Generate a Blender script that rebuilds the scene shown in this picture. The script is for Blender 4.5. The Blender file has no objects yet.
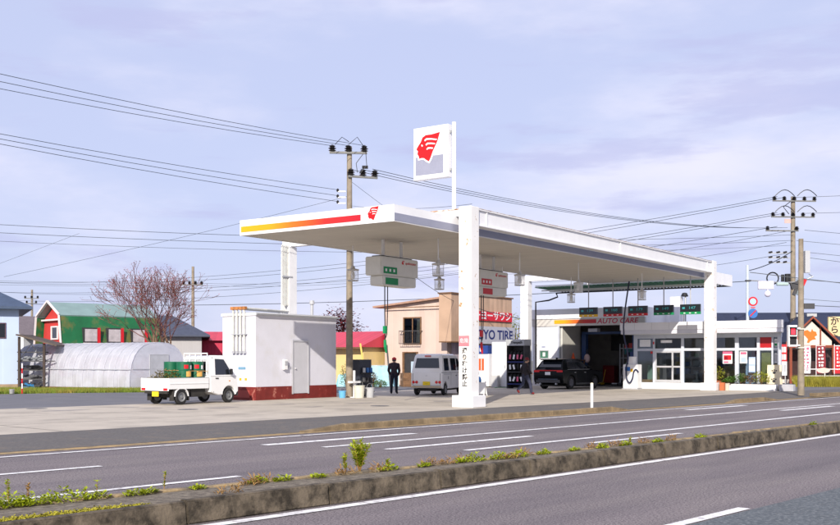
import bpy, bmesh, math, random
from mathutils import Vector, Matrix
R = math.radians
sc = bpy.context.scene
COL = sc.collection
random.seed(7)

# ------------------------------------------------------------------ camera
cam = bpy.data.cameras.new('camera')
cam.sensor_width = 36.0
cam.lens = 44.57
cam.shift_y = 0.116
cam.clip_start = 0.1
cam.clip_end = 3000
cam_o = bpy.data.objects.new('camera', cam)
COL.objects.link(cam_o)
cam_o.location = (0, 0, 1.6)
cam_o.rotation_euler = (R(90), 0, 0)
sc.camera = cam_o

# ------------------------------------------------------------------ frames
A = Vector((.5745, .8185, 0)); B = Vector((-.8185, .5745, 0)); O = Vector((1.66, 35.3, 0))
ROT = math.atan2(A.y, A.x)                     # station grid: local x along the canopy, local y towards the back
def S(u, v, z=0): return O + A * u + B * v + Vector((0, 0, z))
D = Vector((.669, .743, 0)); N = Vector((-.743, .669, 0))   # road grid
RROT = math.atan2(D.y, D.x)
def P(s, d, z=0): return D * s + N * d + Vector((0, 0, z))

# ------------------------------------------------------------------ sun and sky
to_sun = (A * -1.8 + B * -.85 + Vector((0, 0, 1.0))).normalized()
EL = math.asin(to_sun.z); AZ = math.atan2(to_sun.x, to_sun.y)
sun = bpy.data.lights.new('sun', 'SUN'); sun.energy = 5.0; sun.angle = R(0.55); sun.color = (1.0, .925, .81)
sun_o = bpy.data.objects.new('sun', sun); COL.objects.link(sun_o)
sun_o.rotation_euler = to_sun.to_track_quat('Z', 'Y').to_euler()
sun_o.location = (0, 0, 60)

world = bpy.data.worlds.new('World'); sc.world = world; world.use_nodes = True
wn = world.node_tree.nodes; wl = world.node_tree.links; wn.clear()
w_out = wn.new('ShaderNodeOutputWorld'); w_bg = wn.new('ShaderNodeBackground'); w_bg.inputs['Strength'].default_value = 0.1
sky = wn.new('ShaderNodeTexSky'); sky.sky_type = 'NISHITA'; sky.sun_disc = False
sky.sun_elevation = EL; sky.sun_rotation = AZ; sky.altitude = 50; sky.air_density = 1.0; sky.dust_density = 1.2; sky.ozone_density = 1.5
tc = wn.new('ShaderNodeTexCoord')
def wnoise(scale, sx, sy, sz, det, lo, hi, rough=.55):
    mp = wn.new('ShaderNodeMapping'); mp.inputs['Scale'].default_value = (sx, sy, sz); mp.inputs['Rotation'].default_value = (R(4), R(-3), R(20))
    nz = wn.new('ShaderNodeTexNoise'); nz.inputs['Scale'].default_value = scale; nz.inputs['Detail'].default_value = det; nz.inputs['Roughness'].default_value = rough
    cr = wn.new('ShaderNodeMapRange'); cr.inputs['From Min'].default_value = lo; cr.inputs['From Max'].default_value = hi; cr.interpolation_type = 'SMOOTHSTEP'
    wl.new(tc.outputs['Generated'], mp.inputs['Vector']); wl.new(mp.outputs['Vector'], nz.inputs['Vector']); wl.new(nz.outputs['Fac'], cr.inputs['Value'])
    return cr
def wmix(a, b, fac):
    m = wn.new('ShaderNodeMix'); m.data_type = 'RGBA'
    if isinstance(a, tuple): m.inputs['A'].default_value = a
    else: wl.new(a, m.inputs['A'])
    if isinstance(b, tuple): m.inputs['B'].default_value = b
    else: wl.new(b, m.inputs['B'])
    if isinstance(fac, float): m.inputs['Factor'].default_value = fac
    else: wl.new(fac, m.inputs['Factor'])
    return m.outputs['Result']
CL_VEIL = (5.7, 6.15, 8.7, 1); CL_WHITE = (7.6, 7.6, 9.2, 1); CL_DARK = (4.8, 5.0, 7.6, 1)
veil = wmix(sky.outputs['Color'], CL_VEIL, .82)                       # thin high haze all over
hi_cl = wnoise(2.2, 1, 1, 3.2, 7, .42, .68)
c1 = wmix(veil, CL_WHITE, hi_cl.outputs['Result'])
lo_cl = wnoise(4.2, 1, 1, 5.5, 7, .52, .64)
lo_s = wn.new('ShaderNodeMath'); lo_s.operation = 'MULTIPLY'; lo_s.inputs[1].default_value = .6
wl.new(lo_cl.outputs['Result'], lo_s.inputs[0])
c2 = wmix(c1, CL_DARK, lo_s.outputs['Value'])
wl.new(c2, w_bg.inputs['Color']); wl.new(w_bg.outputs['Background'], w_out.inputs['Surface'])

# ------------------------------------------------------------------ exposure
sc.view_settings.view_transform = 'Standard'
sc.view_settings.look = 'None'
sc.view_settings.gamma = 1.0
sc.view_settings.use_curve_mapping = False
sc.view_settings.exposure = 0.2

# ------------------------------------------------------------------ materials
MATS = {}
def mat(name, col, rough=.6, var=.12, scale=3.0, metal=0.0, bump=0.0, bscale=None, spec=.4, dirt=None, dirt_lo=.55, dirt_hi=.7, dscale=1.2, coat=0, detail=5, stretch=None, trans=0):
    if name in MATS: return MATS[name]
    m = bpy.data.materials.new(name); m.use_nodes = True
    nt = m.node_tree; nn = nt.nodes; ll = nt.links
    p = nn['Principled BSDF']
    p.inputs['Roughness'].default_value = rough; p.inputs['Metallic'].default_value = metal
    p.inputs['Specular IOR Level'].default_value = spec
    if coat: p.inputs['Coat Weight'].default_value = coat; p.inputs['Coat Roughness'].default_value = .05
    geo = nn.new('ShaderNodeNewGeometry')
    vec = geo.outputs['Position']
    if stretch:
        tcn = nn.new('ShaderNodeTexCoord'); mp = nn.new('ShaderNodeMapping'); mp.inputs['Scale'].default_value = stretch
        ll.new(tcn.outputs['Object'], mp.inputs['Vector']); vec = mp.outputs['Vector']
    nz = nn.new('ShaderNodeTexNoise'); nz.inputs['Scale'].default_value = scale; nz.inputs['Detail'].default_value = detail; nz.inputs['Roughness'].default_value = .6
    ll.new(vec, nz.inputs['Vector'])
    mr = nn.new('ShaderNodeMapRange'); mr.inputs['From Min'].default_value = .3; mr.inputs['From Max'].default_value = .7
    ll.new(nz.outputs['Fac'], mr.inputs['Value'])
    mx = nn.new('ShaderNodeMix'); mx.data_type = 'RGBA'
    c = col
    mx.inputs['A'].default_value = (c[0]*(1-var), c[1]*(1-var), c[2]*(1-var), 1)
    mx.inputs['B'].default_value = (min(1, c[0]*(1+var)), min(1, c[1]*(1+var)), min(1, c[2]*(1+var)), 1)
    ll.new(mr.outputs['Result'], mx.inputs['Factor'])
    out = mx.outputs['Result']
    if dirt:
        n2 = nn.new('ShaderNodeTexNoise'); n2.inputs['Scale'].default_value = dscale; n2.inputs['Detail'].default_value = 8; n2.inputs['Roughness'].default_value = .65
        ll.new(vec, n2.inputs['Vector'])
        r2 = nn.new('ShaderNodeMapRange'); r2.inputs['From Min'].default_value = dirt_lo; r2.inputs['From Max'].default_value = dirt_hi
        ll.new(n2.outputs['Fac'], r2.inputs['Value'])
        m2 = nn.new('ShaderNodeMix'); m2.data_type = 'RGBA'; m2.inputs['B'].default_value = (*dirt, 1)
        ll.new(out, m2.inputs['A']); ll.new(r2.outputs['Result'], m2.inputs['Factor']); out = m2.outputs['Result']
    ll.new(out, p.inputs['Base Color'])
    if bump:
        n3 = nn.new('ShaderNodeTexNoise'); n3.inputs['Scale'].default_value = bscale or scale * 6; n3.inputs['Detail'].default_value = 4
        ll.new(vec, n3.inputs['Vector'])
        bp = nn.new('ShaderNodeBump'); bp.inputs['Strength'].default_value = bump; bp.inputs['Distance'].default_value = .02
        ll.new(n3.outputs['Fac'], bp.inputs['Height']); ll.new(bp.outputs['Normal'], p.inputs['Normal'])
    if trans:
        tr = nn.new('ShaderNodeBsdfTranslucent'); ll.new(out, tr.inputs['Color'])
        ms = nn.new('ShaderNodeMixShader'); ms.inputs['Fac'].default_value = trans
        ll.new(p.outputs['BSDF'], ms.inputs[1]); ll.new(tr.outputs['BSDF'], ms.inputs[2]); ll.new(ms.outputs['Shader'], nn['Material Output'].inputs['Surface'])
    MATS[name] = m
    return m

def glass_mat(name, tint=(.74, .79, .82), rough=.03, see=.75):
    if name in MATS: return MATS[name]
    m = bpy.data.materials.new(name); m.use_nodes = True
    nn = m.node_tree.nodes; ll = m.node_tree.links; nn.clear()
    o = nn.new('ShaderNodeOutputMaterial'); g = nn.new('ShaderNodeBsdfGlossy'); g.inputs['Roughness'].default_value = rough; g.inputs['Color'].default_value = (.9, .95, 1, 1)
    t = nn.new('ShaderNodeBsdfTransparent'); t.inputs['Color'].default_value = (*tint, 1)
    f = nn.new('ShaderNodeFresnel'); f.inputs['IOR'].default_value = 1.5
    mth = nn.new('ShaderNodeMath'); mth.operation = 'MULTIPLY_ADD'; mth.inputs[1].default_value = 1.0; mth.inputs[2].default_value = (1 - see) * .04
    ll.new(f.outputs['Fac'], mth.inputs[0])
    ms = nn.new('ShaderNodeMixShader'); ll.new(mth.outputs['Value'], ms.inputs['Fac']); ll.new(t.outputs['BSDF'], ms.inputs[1]); ll.new(g.outputs['BSDF'], ms.inputs[2])
    ll.new(ms.outputs['Shader'], o.inputs['Surface'])
    MATS[name] = m
    return m

def film_mat(name, col=(.8, .82, .88), clear=.3):
    m = bpy.data.materials.new(name); m.use_nodes = True
    nn = m.node_tree.nodes; ll = m.node_tree.links; nn.clear()
    o = nn.new('ShaderNodeOutputMaterial'); d = nn.new('ShaderNodeBsdfPrincipled'); d.inputs['Base Color'].default_value = (*col, 1); d.inputs['Roughness'].default_value = .25
    t = nn.new('ShaderNodeBsdfTransparent'); tl = nn.new('ShaderNodeBsdfTranslucent'); tl.inputs['Color'].default_value = (*col, 1)
    a = nn.new('ShaderNodeMixShader'); a.inputs['Fac'].default_value = .45; ll.new(d.outputs['BSDF'], a.inputs[1]); ll.new(tl.outputs['BSDF'], a.inputs[2])
    b = nn.new('ShaderNodeMixShader'); ll.new(a.outputs['Shader'], b.inputs[1]); ll.new(t.outputs['BSDF'], b.inputs[2])
    nz = nn.new('ShaderNodeTexNoise'); nz.inputs['Scale'].default_value = 1.5; nz.inputs['Detail'].default_value = 6
    mr = nn.new('ShaderNodeMapRange'); mr.inputs['From Min'].default_value = .35; mr.inputs['From Max'].default_value = .65; mr.inputs['To Min'].default_value = clear * .4; mr.inputs['To Max'].default_value = clear * 1.6
    g = nn.new('ShaderNodeNewGeometry'); ll.new(g.outputs['Position'], nz.inputs['Vector']); ll.new(nz.outputs['Fac'], mr.inputs['Value']); ll.new(mr.outputs['Result'], b.inputs['Fac'])
    ll.new(b.outputs['Shader'], o.inputs['Surface'])
    return m

def boards_mat(name, col, pitch=.3, axis=0, depth=.5, var=.14, line=.55, rough=.7):
    # siding: vertical grooves every `pitch` metres along a local axis, boards each a slightly different tone
    m = bpy.data.materials.new(name); m.use_nodes = True
    nn = m.node_tree.nodes; ll = m.node_tree.links; p = nn['Principled BSDF']; p.inputs['Roughness'].default_value = rough
    t = nn.new('ShaderNodeTexCoord'); sx = nn.new('ShaderNodeSeparateXYZ'); ll.new(t.outputs['Object'], sx.inputs[0])
    dv = nn.new('ShaderNodeMath'); dv.operation = 'DIVIDE'; dv.inputs[1].default_value = pitch; ll.new(sx.outputs[axis], dv.inputs[0])
    fr = nn.new('ShaderNodeMath'); fr.operation = 'FRACT'; ll.new(dv.outputs[0], fr.inputs[0])
    fl = nn.new('ShaderNodeMath'); fl.operation = 'FLOOR'; ll.new(dv.outputs[0], fl.inputs[0])
    wn_ = nn.new('ShaderNodeTexWhiteNoise'); wn_.noise_dimensions = '1D'; ll.new(fl.outputs[0], wn_.inputs['W'])
    nz = nn.new('ShaderNodeTexNoise'); nz.inputs['Scale'].default_value = 1.3; nz.inputs['Detail'].default_value = 7; ll.new(t.outputs['Object'], nz.inputs['Vector'])
    ad = nn.new('ShaderNodeMath'); ad.operation = 'MULTIPLY_ADD'; ad.inputs[1].default_value = .6; ll.new(wn_.outputs['Value'], ad.inputs[0]); ll.new(nz.outputs['Fac'], ad.inputs[2])
    mx = nn.new('ShaderNodeMix'); mx.data_type = 'RGBA'; mx.inputs['A'].default_value = tuple(c*(1-var) for c in col) + (1,); mx.inputs['B'].default_value = tuple(min(1, c*(1+var)) for c in col) + (1,)
    mrr = nn.new('ShaderNodeMapRange'); mrr.inputs['From Min'].default_value = .3; mrr.inputs['From Max'].default_value = 1.2; ll.new(ad.outputs[0], mrr.inputs['Value']); ll.new(mrr.outputs[0], mx.inputs['Factor'])
    gr = nn.new('ShaderNodeMapRange'); gr.inputs['From Min'].default_value = 0; gr.inputs['From Max'].default_value = .12; ll.new(fr.outputs[0], gr.inputs['Value'])
    bp = nn.new('ShaderNodeBump'); bp.inputs['Strength'].default_value = depth; bp.inputs['Distance'].default_value = .03; ll.new(gr.outputs[0], bp.inputs['Height']); ll.new(bp.outputs[0], p.inputs['Normal'])
    ll.new(mx.outputs['Result'], p.inputs['Base Color'])
    MATS[name] = m
    return m

def emit_mat(name, col, st):
    m = bpy.data.materials.new(name); m.use_nodes = True; p = m.node_tree.nodes['Principled BSDF']
    p.inputs['Base Color'].default_value = (*col, 1); p.inputs['Emission Color'].default_value = (*col, 1); p.inputs['Emission Strength'].default_value = st
    MATS[name] = m
    return m

# ------------------------------------------------------------------ mesh builder
class MB:
    def __init__(s): s.v = []; s.f = []; s.mi = []; s.cur = 0
    def add(s, vs, fs):
        b = len(s.v); s.v += [tuple(p) for p in vs]
        for f in fs: s.f.append([b + i for i in f]); s.mi.append(s.cur)
        return s
    def box(s, x0, x1, y0, y1, z0, z1, M=None):
        vs = [Vector((x, y, z)) for x in (x0, x1) for y in (y0, y1) for z in (z0, z1)]
        if M: vs = [M @ p for p in vs]
        return s.add(vs, [(0,1,3,2),(4,6,7,5),(0,4,5,1),(2,3,7,6),(0,2,6,4),(1,5,7,3)])
    def cyl(s, p0, p1, r0, r1=None, n=10, caps=True):
        p0 = Vector(p0); p1 = Vector(p1); r1 = r0 if r1 is None else r1
        d = (p1 - p0).normalized(); a = d.orthogonal().normalized(); b = d.cross(a)
        vs = []
        for k in range(n):
            t = 2*math.pi*k/n; o = a*math.cos(t) + b*math.sin(t); vs += [p0 + o*r0, p1 + o*r1]
        fs = [(2*k, 2*k+1, (2*k+3) % (2*n), (2*k+2) % (2*n)) for k in range(n)]
        if caps: fs += [tuple(2*k for k in range(n))[::-1], tuple(2*k+1 for k in range(n))]
        return s.add(vs, fs)
    def tube(s, pts, r, n=6):
        pts = [Vector(p) for p in pts]; rs = r if isinstance(r, (list, tuple)) else [r]*len(pts)
        ref = None; vs = []
        for i, p in enumerate(pts):
            d = (pts[min(i+1, len(pts)-1)] - pts[max(i-1, 0)]).normalized()
            if ref is None: ref = d.orthogonal().normalized()
            ref = (ref - d*ref.dot(d)).normalized(); b = d.cross(ref)
            for k in range(n):
                t = 2*math.pi*k/n; vs.append(p + (ref*math.cos(t) + b*math.sin(t))*rs[i])
        fs = [(i*n+k, i*n+(k+1) % n, (i+1)*n+(k+1) % n, (i+1)*n+k) for i in range(len(pts)-1) for k in range(n)]
        fs += [tuple(range(n))[::-1], tuple((len(pts)-1)*n+k for k in range(n))]
        return s.add(vs, fs)
    def prism(s, poly, fn, t0, t1):
        # poly: 2d points; fn(a, b, t) -> 3d
        n = len(poly); vs = [fn(a, b, t0) for a, b in poly] + [fn(a, b, t1) for a, b in poly]
        fs = [tuple(range(n))[::-1], tuple(range(n, 2*n))] + [(k, (k+1) % n, n+(k+1) % n, n+k) for k in range(n)]
        return s.add(vs, fs)
    def lathe(s, prof, n=16, c=(0, 0, 0)):
        vs = []; m = len(prof)
        for k in range(n):
            t = 2*math.pi*k/n
            for r, z in prof: vs.append((c[0]+r*math.cos(t), c[1]+r*math.sin(t), c[2]+z))
        fs = [(k*m+i, ((k+1) % n)*m+i, ((k+1) % n)*m+i+1, k*m+i+1) for k in range(n) for i in range(m-1)]
        return s.add(vs, fs)
    def ball(s, c, r, n=10, m=6):
        c = Vector(c); r = r if isinstance(r, (tuple, list)) else (r, r, r)
        prof = [(math.sin(math.pi*i/m), -math.cos(math.pi*i/m)) for i in range(m+1)]
        vs = []
        for k in range(n):
            t = 2*math.pi*k/n
            for q, z in prof: vs.append((c.x+q*math.cos(t)*r[0], c.y+q*math.sin(t)*r[1], c.z+z*r[2]))
        M_ = m+1
        return s.add(vs, [(k*M_+i, ((k+1) % n)*M_+i, ((k+1) % n)*M_+i+1, k*M_+i+1) for k in range(n) for i in range(m)])
    def mesh(s, name, mats, smooth=False, bevel=0, seg=1, recalc=True, ang=35):
        me = bpy.data.meshes.new(name); me.from_pydata(s.v, [], s.f)
        for m in (mats if isinstance(mats, (list, tuple)) else [mats]): me.materials.append(m)
        for i, p in enumerate(me.polygons): p.material_index = s.mi[i]
        if recalc or bevel:
            bm = bmesh.new(); bm.from_mesh(me)
            if bevel:
                bmesh.ops.remove_doubles(bm, verts=bm.verts, dist=1e-5)
            if recalc: bmesh.ops.recalc_face_normals(bm, faces=bm.faces)
            if bevel:
                ed = [e for e in bm.edges if len(e.link_faces) == 2 and e.calc_face_angle(0) > R(30)]
                bmesh.ops.bevel(bm, geom=ed, offset=bevel, segments=seg, affect='EDGES', clamp_overlap=True)
            bm.to_mesh(me); bm.free()
        if smooth:
            for p in me.polygons: p.use_smooth = True
            me.set_sharp_from_angle(angle=R(ang))
        me.update()
        return me
    def build(s, name, mats, parent=None, **k):
        o = bpy.data.objects.new(name, s.mesh(name, mats, **k)); COL.objects.link(o)
        if parent: o.parent = parent
        return o

def tag(o, label=None, cat=None, group=None, kind=None):
    if label: o['label'] = label
    if cat: o['category'] = cat
    if group: o['group'] = group
    if kind: o['kind'] = kind
    return o
def thing(name, label, cat, loc=(0, 0, 0), rz=0, group=None):
    o = bpy.data.objects.new(name, None); o.empty_display_size = .2; COL.objects.link(o)
    o.location = loc; o.rotation_euler = (0, 0, rz)
    return tag(o, label, cat, group)
def place(o, loc, rz=0):
    o.location = loc; o.rotation_euler = (0, 0, rz); return o
def copy_tree(o, parent=None):
    c = o.copy(); COL.objects.link(c); c.parent = parent
    for ch in [q for q in o.children]: copy_tree(ch, c)
    return c
def part(name, parent, m, *boxes, **k):
    mb = MB()
    for b in boxes: mb.box(*b)
    return mb.build(name, m, parent, **k)

def smooth_path(p, k=5):
    p = [Vector(q) for q in p]; out = []
    for i in range(len(p)-1):
        a, b, c, d = p[max(i-1, 0)], p[i], p[i+1], p[min(i+2, len(p)-1)]
        for j in range(k):
            t = j/k; out.append(.5*((2*b) + (c-a)*t + (2*a-5*b+4*c-d)*t*t + (3*b-a-3*c+d)*t**3))
    return out + [p[-1]]
class Fr:
    """flat frame: origin, right, up; c is distance out of the face"""
    def __init__(s, o, face):
        s.o = Vector(o)
        s.r, s.u, s.n = {'-x': (Vector((0,-1,0)), Vector((0,0,1)), Vector((-1,0,0))), '-y': (Vector((1,0,0)), Vector((0,0,1)), Vector((0,-1,0))),
                         '+y': (Vector((-1,0,0)), Vector((0,0,1)), Vector((0,1,0))), '+x': (Vector((0,1,0)), Vector((0,0,1)), Vector((1,0,0)))}[face]
    def __call__(s, a, b, c=0): return s.o + s.r*a + s.u*b + s.n*c
def shape(name, parent, fr, poly, m, t=.012, c=0):
    return MB().prism(poly, fr, c, c+t).build(name, m, parent)
def rect(name, parent, fr, a0, a1, b0, b1, m, t=.012, c=0):
    return shape(name, parent, fr, [(a0,b0),(a1,b0),(a1,b1),(a0,b1)], m, t, c)
def text(name, parent, fr, s, size, m, a=0, b=0, c=.005, sx=1, t=.004, center=True, bold=0, shear=0):
    cu = bpy.data.curves.new('text', 'FONT'); cu.body = s; cu.size = size; cu.extrude = t/2; cu.offset = bold; cu.shear = shear; cu.resolution_u = 4
    if center: cu.align_x = 'CENTER'; cu.align_y = 'CENTER'
    to = bpy.data.objects.new('text', cu); COL.objects.link(to)
    dg = bpy.context.evaluated_depsgraph_get(); dg.update()
    me = bpy.data.meshes.new_from_object(to.evaluated_get(dg))
    bpy.data.objects.remove(to)
    for v in me.vertices: v.co = fr(a + v.co.x*sx, b + v.co.y, c + t/2 + v.co.z)
    me.materials.clear(); me.materials.append(m)
    o = bpy.data.objects.new(name, me); COL.objects.link(o); o.parent = parent
    return o

# common materials
white = mat('white_paint', (.78, .78, .79), .45, .04, 2)
white_dirty = mat('weathered_white_paint', (.76, .76, .77), .5, .06, 1.5, dirt=(.45, .40, .33), dirt_lo=.62, dirt_hi=.85, dscale=2.5)
rusty_white = mat('white_paint_with_rust', (.80, .79, .77), .5, .04, 2, dirt=(.40, .22, .08), dirt_lo=.60, dirt_hi=.68, dscale=4.0)
grey_metal = mat('galvanised_metal', (.42, .43, .44), .45, .12, 6, metal=.6)
grey_paint = mat('grey_paint', (.40, .41, .44), .5, .06)
band_grey = mat('lavender_grey_paint', (.27, .28, .36), .5, .05)
black = mat('black_plastic', (.012, .012, .014), .45, .2)
dark = mat('dark_grey', (.05, .05, .055), .6, .25)
rubber = mat('tyre_rubber', (.018, .018, .019), .8, .25, 8)
red = mat('red_paint', (.50, .012, .02), .45, .05)
red_logo = mat('red_print', (.55, .005, .008), .5, .03)
yellow = mat('yellow_paint', (.70, .40, .01), .5, .05)
blue = mat('blue_paint', (.03, .14, .42), .5, .08)
navy = mat('navy_print', (.015, .025, .14), .5, .05)
green_lab = mat('green_label', (.0, .22, .07), .5, .05)
cream = mat('cream', (.70, .62, .45), .6, .08)
alu = mat('aluminium_frame', (.60, .60, .62), .4, .05, metal=.5)
glass = glass_mat('window_glass')
dglass = glass_mat('dark_window_glass', (.25, .28, .30), .03, .6)
tint_glass = mat('tinted_car_glass', (.012, .015, .02), .04, .1, spec=.8)
skin = mat('skin', (.52, .30, .20), .5, .06)
wood = mat('brown_wood', (.17, .09, .045), .7, .3, 6)
concrete = mat('pole_concrete', (.25, .21, .16), .85, .18, 4, bump=.2, dirt=(.14, .11, .075), dirt_lo=.5, dirt_hi=.75, dscale=1.5)
porcelain = mat('black_insulator', (.02, .018, .018), .25, .2)
wire_m = mat('black_wire', (.025, .035, .045), .5, .1)
# ================================================================== GROUND
m_ground = mat('yard_ground', (.20, .19, .15), .9, .25, .6, bump=.3, bscale=12, dirt=(.10, .13, .04), dirt_lo=.5, dirt_hi=.7, dscale=.12)
m_far_asph = mat('old_asphalt', (.135, .135, .15), .85, .14, .5, bump=.25, bscale=60, dirt=(.19, .18, .18), dirt_lo=.5, dirt_hi=.8, dscale=.7)
m_near_asph = mat('fresh_asphalt', (.085, .098, .108), .85, .16, 5, bump=.5, bscale=70, dirt=(.20, .215, .22), dirt_lo=.47, dirt_hi=.66, dscale=20)
m_walk = mat('sidewalk_asphalt', (.115, .107, .102), .9, .25, 18, bump=.5, bscale=50, dirt=(.17, .14, .115), dirt_lo=.52, dirt_hi=.74, dscale=1.6)
m_conc = mat('forecourt_concrete', (.46, .41, .34), .8, .1, .7, bump=.12, bscale=30, dirt=(.31, .275, .23), dirt_lo=.48, dirt_hi=.7, dscale=.55)
m_kerb = mat('dirty_kerb_concrete', (.125, .10, .07), .9, .3, 3.5, bump=.6, bscale=22, dirt=(.028, .022, .014), dirt_lo=.42, dirt_hi=.62, dscale=4.5)
m_kerb_top = mat('median_infill', (.20, .17, .13), .95, .3, 9, bump=.8, bscale=38, dirt=(.08, .065, .05), dirt_lo=.42, dirt_hi=.66, dscale=11)
m_kerb2 = mat('far_kerb_concrete', (.21, .155, .09), .9, .3, 3, bump=.5, bscale=20, dirt=(.10, .075, .045), dirt_lo=.45, dirt_hi=.7, dscale=2.0)
m_soil = mat('gutter_soil', (.36, .25, .12), .95, .3, 5, bump=.4, bscale=25, dirt=(.18, .15, .1), dirt_lo=.45, dirt_hi=.7, dscale=4)

def road_mat():
    m = bpy.data.materials.new('worn_asphalt'); m.use_nodes = True
    nn = m.node_tree.nodes; ll = m.node_tree.links; p = nn['Principled BSDF']; p.inputs['Roughness'].default_value = .82; p.inputs['Specular IOR Level'].default_value = .3
    t = nn.new('ShaderNodeTexCoord')
    def noise(sx, sy, scale, det):
        mp = nn.new('ShaderNodeMapping'); mp.inputs['Scale'].default_value = (sx, sy, 1); ll.new(t.outputs['Object'], mp.inputs['Vector'])
        n = nn.new('ShaderNodeTexNoise'); n.inputs['Scale'].default_value = scale; n.inputs['Detail'].default_value = det; n.inputs['Roughness'].default_value = .6; ll.new(mp.outputs[0], n.inputs['Vector']); return n
    def mix(a, b, f, lo, hi):
        r = nn.new('ShaderNodeMapRange'); r.inputs['From Min'].default_value = lo; r.inputs['From Max'].default_value = hi; ll.new(f.outputs['Fac'], r.inputs['Value'])
        x = nn.new('ShaderNodeMix'); x.data_type = 'RGBA'; ll.new(r.outputs[0], x.inputs['Factor'])
        if isinstance(a, tuple): x.inputs['A'].default_value = a
        else: ll.new(a, x.inputs['A'])
        x.inputs['B'].default_value = b; return x.outputs['Result']
    c = mix((.125, .105, .113, 1), (.205, .172, .175, 1), noise(.06, .9, 1.1, 3), .35, .65)          # tyre tracks along the lanes
    c = mix(c, (.25, .215, .20, 1), noise(.2, .9, .9, 7), .46, .75)                                   # dusty patches
    fine = noise(1, 1, 34, 4)
    c = mix(c, (.045, .038, .045, 1), fine, .44, .66)                                                   # dark stones
    fine2 = noise(1, 1, 50, 3)
    c = mix(c, (.36, .33, .32, 1), fine2, .50, .74)
    ll.new(c, p.inputs['Base Color'])
    bp = nn.new('ShaderNodeBump'); bp.inputs['Strength'].default_value = .15; bp.inputs['Distance'].default_value = .01; ll.new(fine.outputs['Fac'], bp.inputs['Height']); ll.new(bp.outputs[0], p.inputs['Normal'])
    return m
m_road = road_mat()
m_line = mat('worn_white_line', (.78, .77, .76), .7, .06, 6, dirt=(.30, .27, .27), dirt_lo=.52, dirt_hi=.68, dscale=7)

def sheet(name, pts, m, z0=None, kind='structure', parent=None):
    mb = MB(); mb.add(pts, [tuple(range(len(pts)))]); o = mb.build(name, m, parent, recalc=False)
    if o.data.polygons[0].normal.z < 0: o.data.flip_normals()
    if kind: o['kind'] = kind
    return o

# ground: one sheet to the horizon, stepped down under the road
g = MB(); S0, S1 = -900, 1600
rows = [(-900, -.17), (21.50, -.17), (21.53, -.02), (1800, -.02)]
g.add([P(s, d, z) for d, z in rows for s in (S0, S1)], [(0, 1, 3, 2), (2, 3, 5, 4), (4, 5, 7, 6)])
tag(g.build('ground', m_ground), kind='structure')

road = MB(); road.add([(-150, -9, 0), (500, -9, 0), (500, 18.26, 0), (-150, 18.26, 0)], [(0, 1, 2, 3)])
road = tag(place(road.build('road', m_road, recalc=False), (0, 0, -.10), RROT), kind='structure')
lane = MB(); lane.add([(-150, -9, .004), (500, -9, .004), (500, 5.1, .004), (-150, 5.1, .004)], [(0, 1, 2, 3)])
lane.build('near_lane_asphalt', m_near_asph, road, recalc=False)
def line(s0, s1, d, w=.15):
    mb = MB(); mb.add([(s0, d-w/2, .008), (s1, d-w/2, .008), (s1, d+w/2, .008), (s0, d+w/2, .008)], [(0, 1, 2, 3)])
    return mb.build('lane_line', m_line, road, recalc=False)
for s0, s1, d, w in [(7.6, 11.32, 5.2, .15), (-.6, 3.2, 5.2, .15), (15.4, 19.2, 5.2, .15), (-60, 160, 8.72, .17), (-20, 9.51, 12.1, .15), (1.2, 8.93, 14.9, .15), (13.3, 17.72, 16.15, .28),
                     (13.75, 90, 14.9, .17), (14.22, 18.85, 13.65, .2), (15.05, 90, 12.4, .17), (32.3, 36.84, 16.9, .28), (34, 38.5, 14.3, .25), (18.1, 21.9, 11.6, .15), (-20, 90, 17.55, .14),
                     (48, 52.5, 16.9, .28), (50, 55, 14.3, .25)]:
    line(s0, s1, d, w)

# median: kerb stones round a tar and gravel infill
def dfar(s):
    pts = [(-40, 10.5), (5, 10.3), (8.4, 9.95), (18, 9.5), (28, 9.35), (120, 9.3)]
    for (a, b), (c, d) in zip(pts, pts[1:]):
        if s <= c: return b + (d-b)*(s-a)/(c-a)
    return 9.3
md = MB(); ss = [-30 + 2*i for i in range(66)]
vs = []
rnd = random.Random(3)
for s in ss:
    j = rnd.uniform(-.01, .01)
    vs += [(s, 9.09, .105+j), (s, (9.09+dfar(s)-.12)/2, .12+rnd.uniform(-.012, .012)), (s, dfar(s)-.12, .105-j)]
md.add(vs, [(3*i+k, 3*i+3+k, 3*i+4+k, 3*i+1+k) for i in range(len(ss)-1) for k in (0, 1)])
median = tag(place(md.build('median', m_kerb_top, smooth=True, recalc=False), (0, 0, 0), RROT), kind='structure')
ks = MB(); ks.prism([(8.94, -.10), (9.10, -.10), (9.10, .145), (9.0, .15), (8.965, .135)], lambda a, b, t: (t, a, b), .006, 1.994)
kme = ks.mesh('kerb_stone', m_kerb, bevel=.012, seg=2)
for i in range(34):
    o = bpy.data.objects.new('kerb_stone', kme); COL.objects.link(o); o.parent = median
    o.location = (-8 + 2*i + .35, rnd.uniform(-.008, .008), rnd.uniform(-.008, .006)); o.rotation_euler = (0, 0, rnd.uniform(-.003, .003))
kf = MB(); kf.box(.006, 1.994, -.12, 0, -.10, .13); kfe = kf.mesh('kerb_stone', mat('ochre_dusted_kerb', (.30, .22, .12), .95, .4, 6, bump=.5, bscale=25, dirt=(.13, .11, .085), dirt_lo=.42, dirt_hi=.62, dscale=4), bevel=.012)
for i in range(34):
    s0 = -8 + 2*i; o = bpy.data.objects.new('kerb_stone', kfe); COL.objects.link(o); o.parent = median
    o.location = (s0, dfar(s0), rnd.uniform(-.006, .006)); o.rotation_euler = (0, 0, math.atan2(dfar(s0+2)-dfar(s0), 2))

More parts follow.
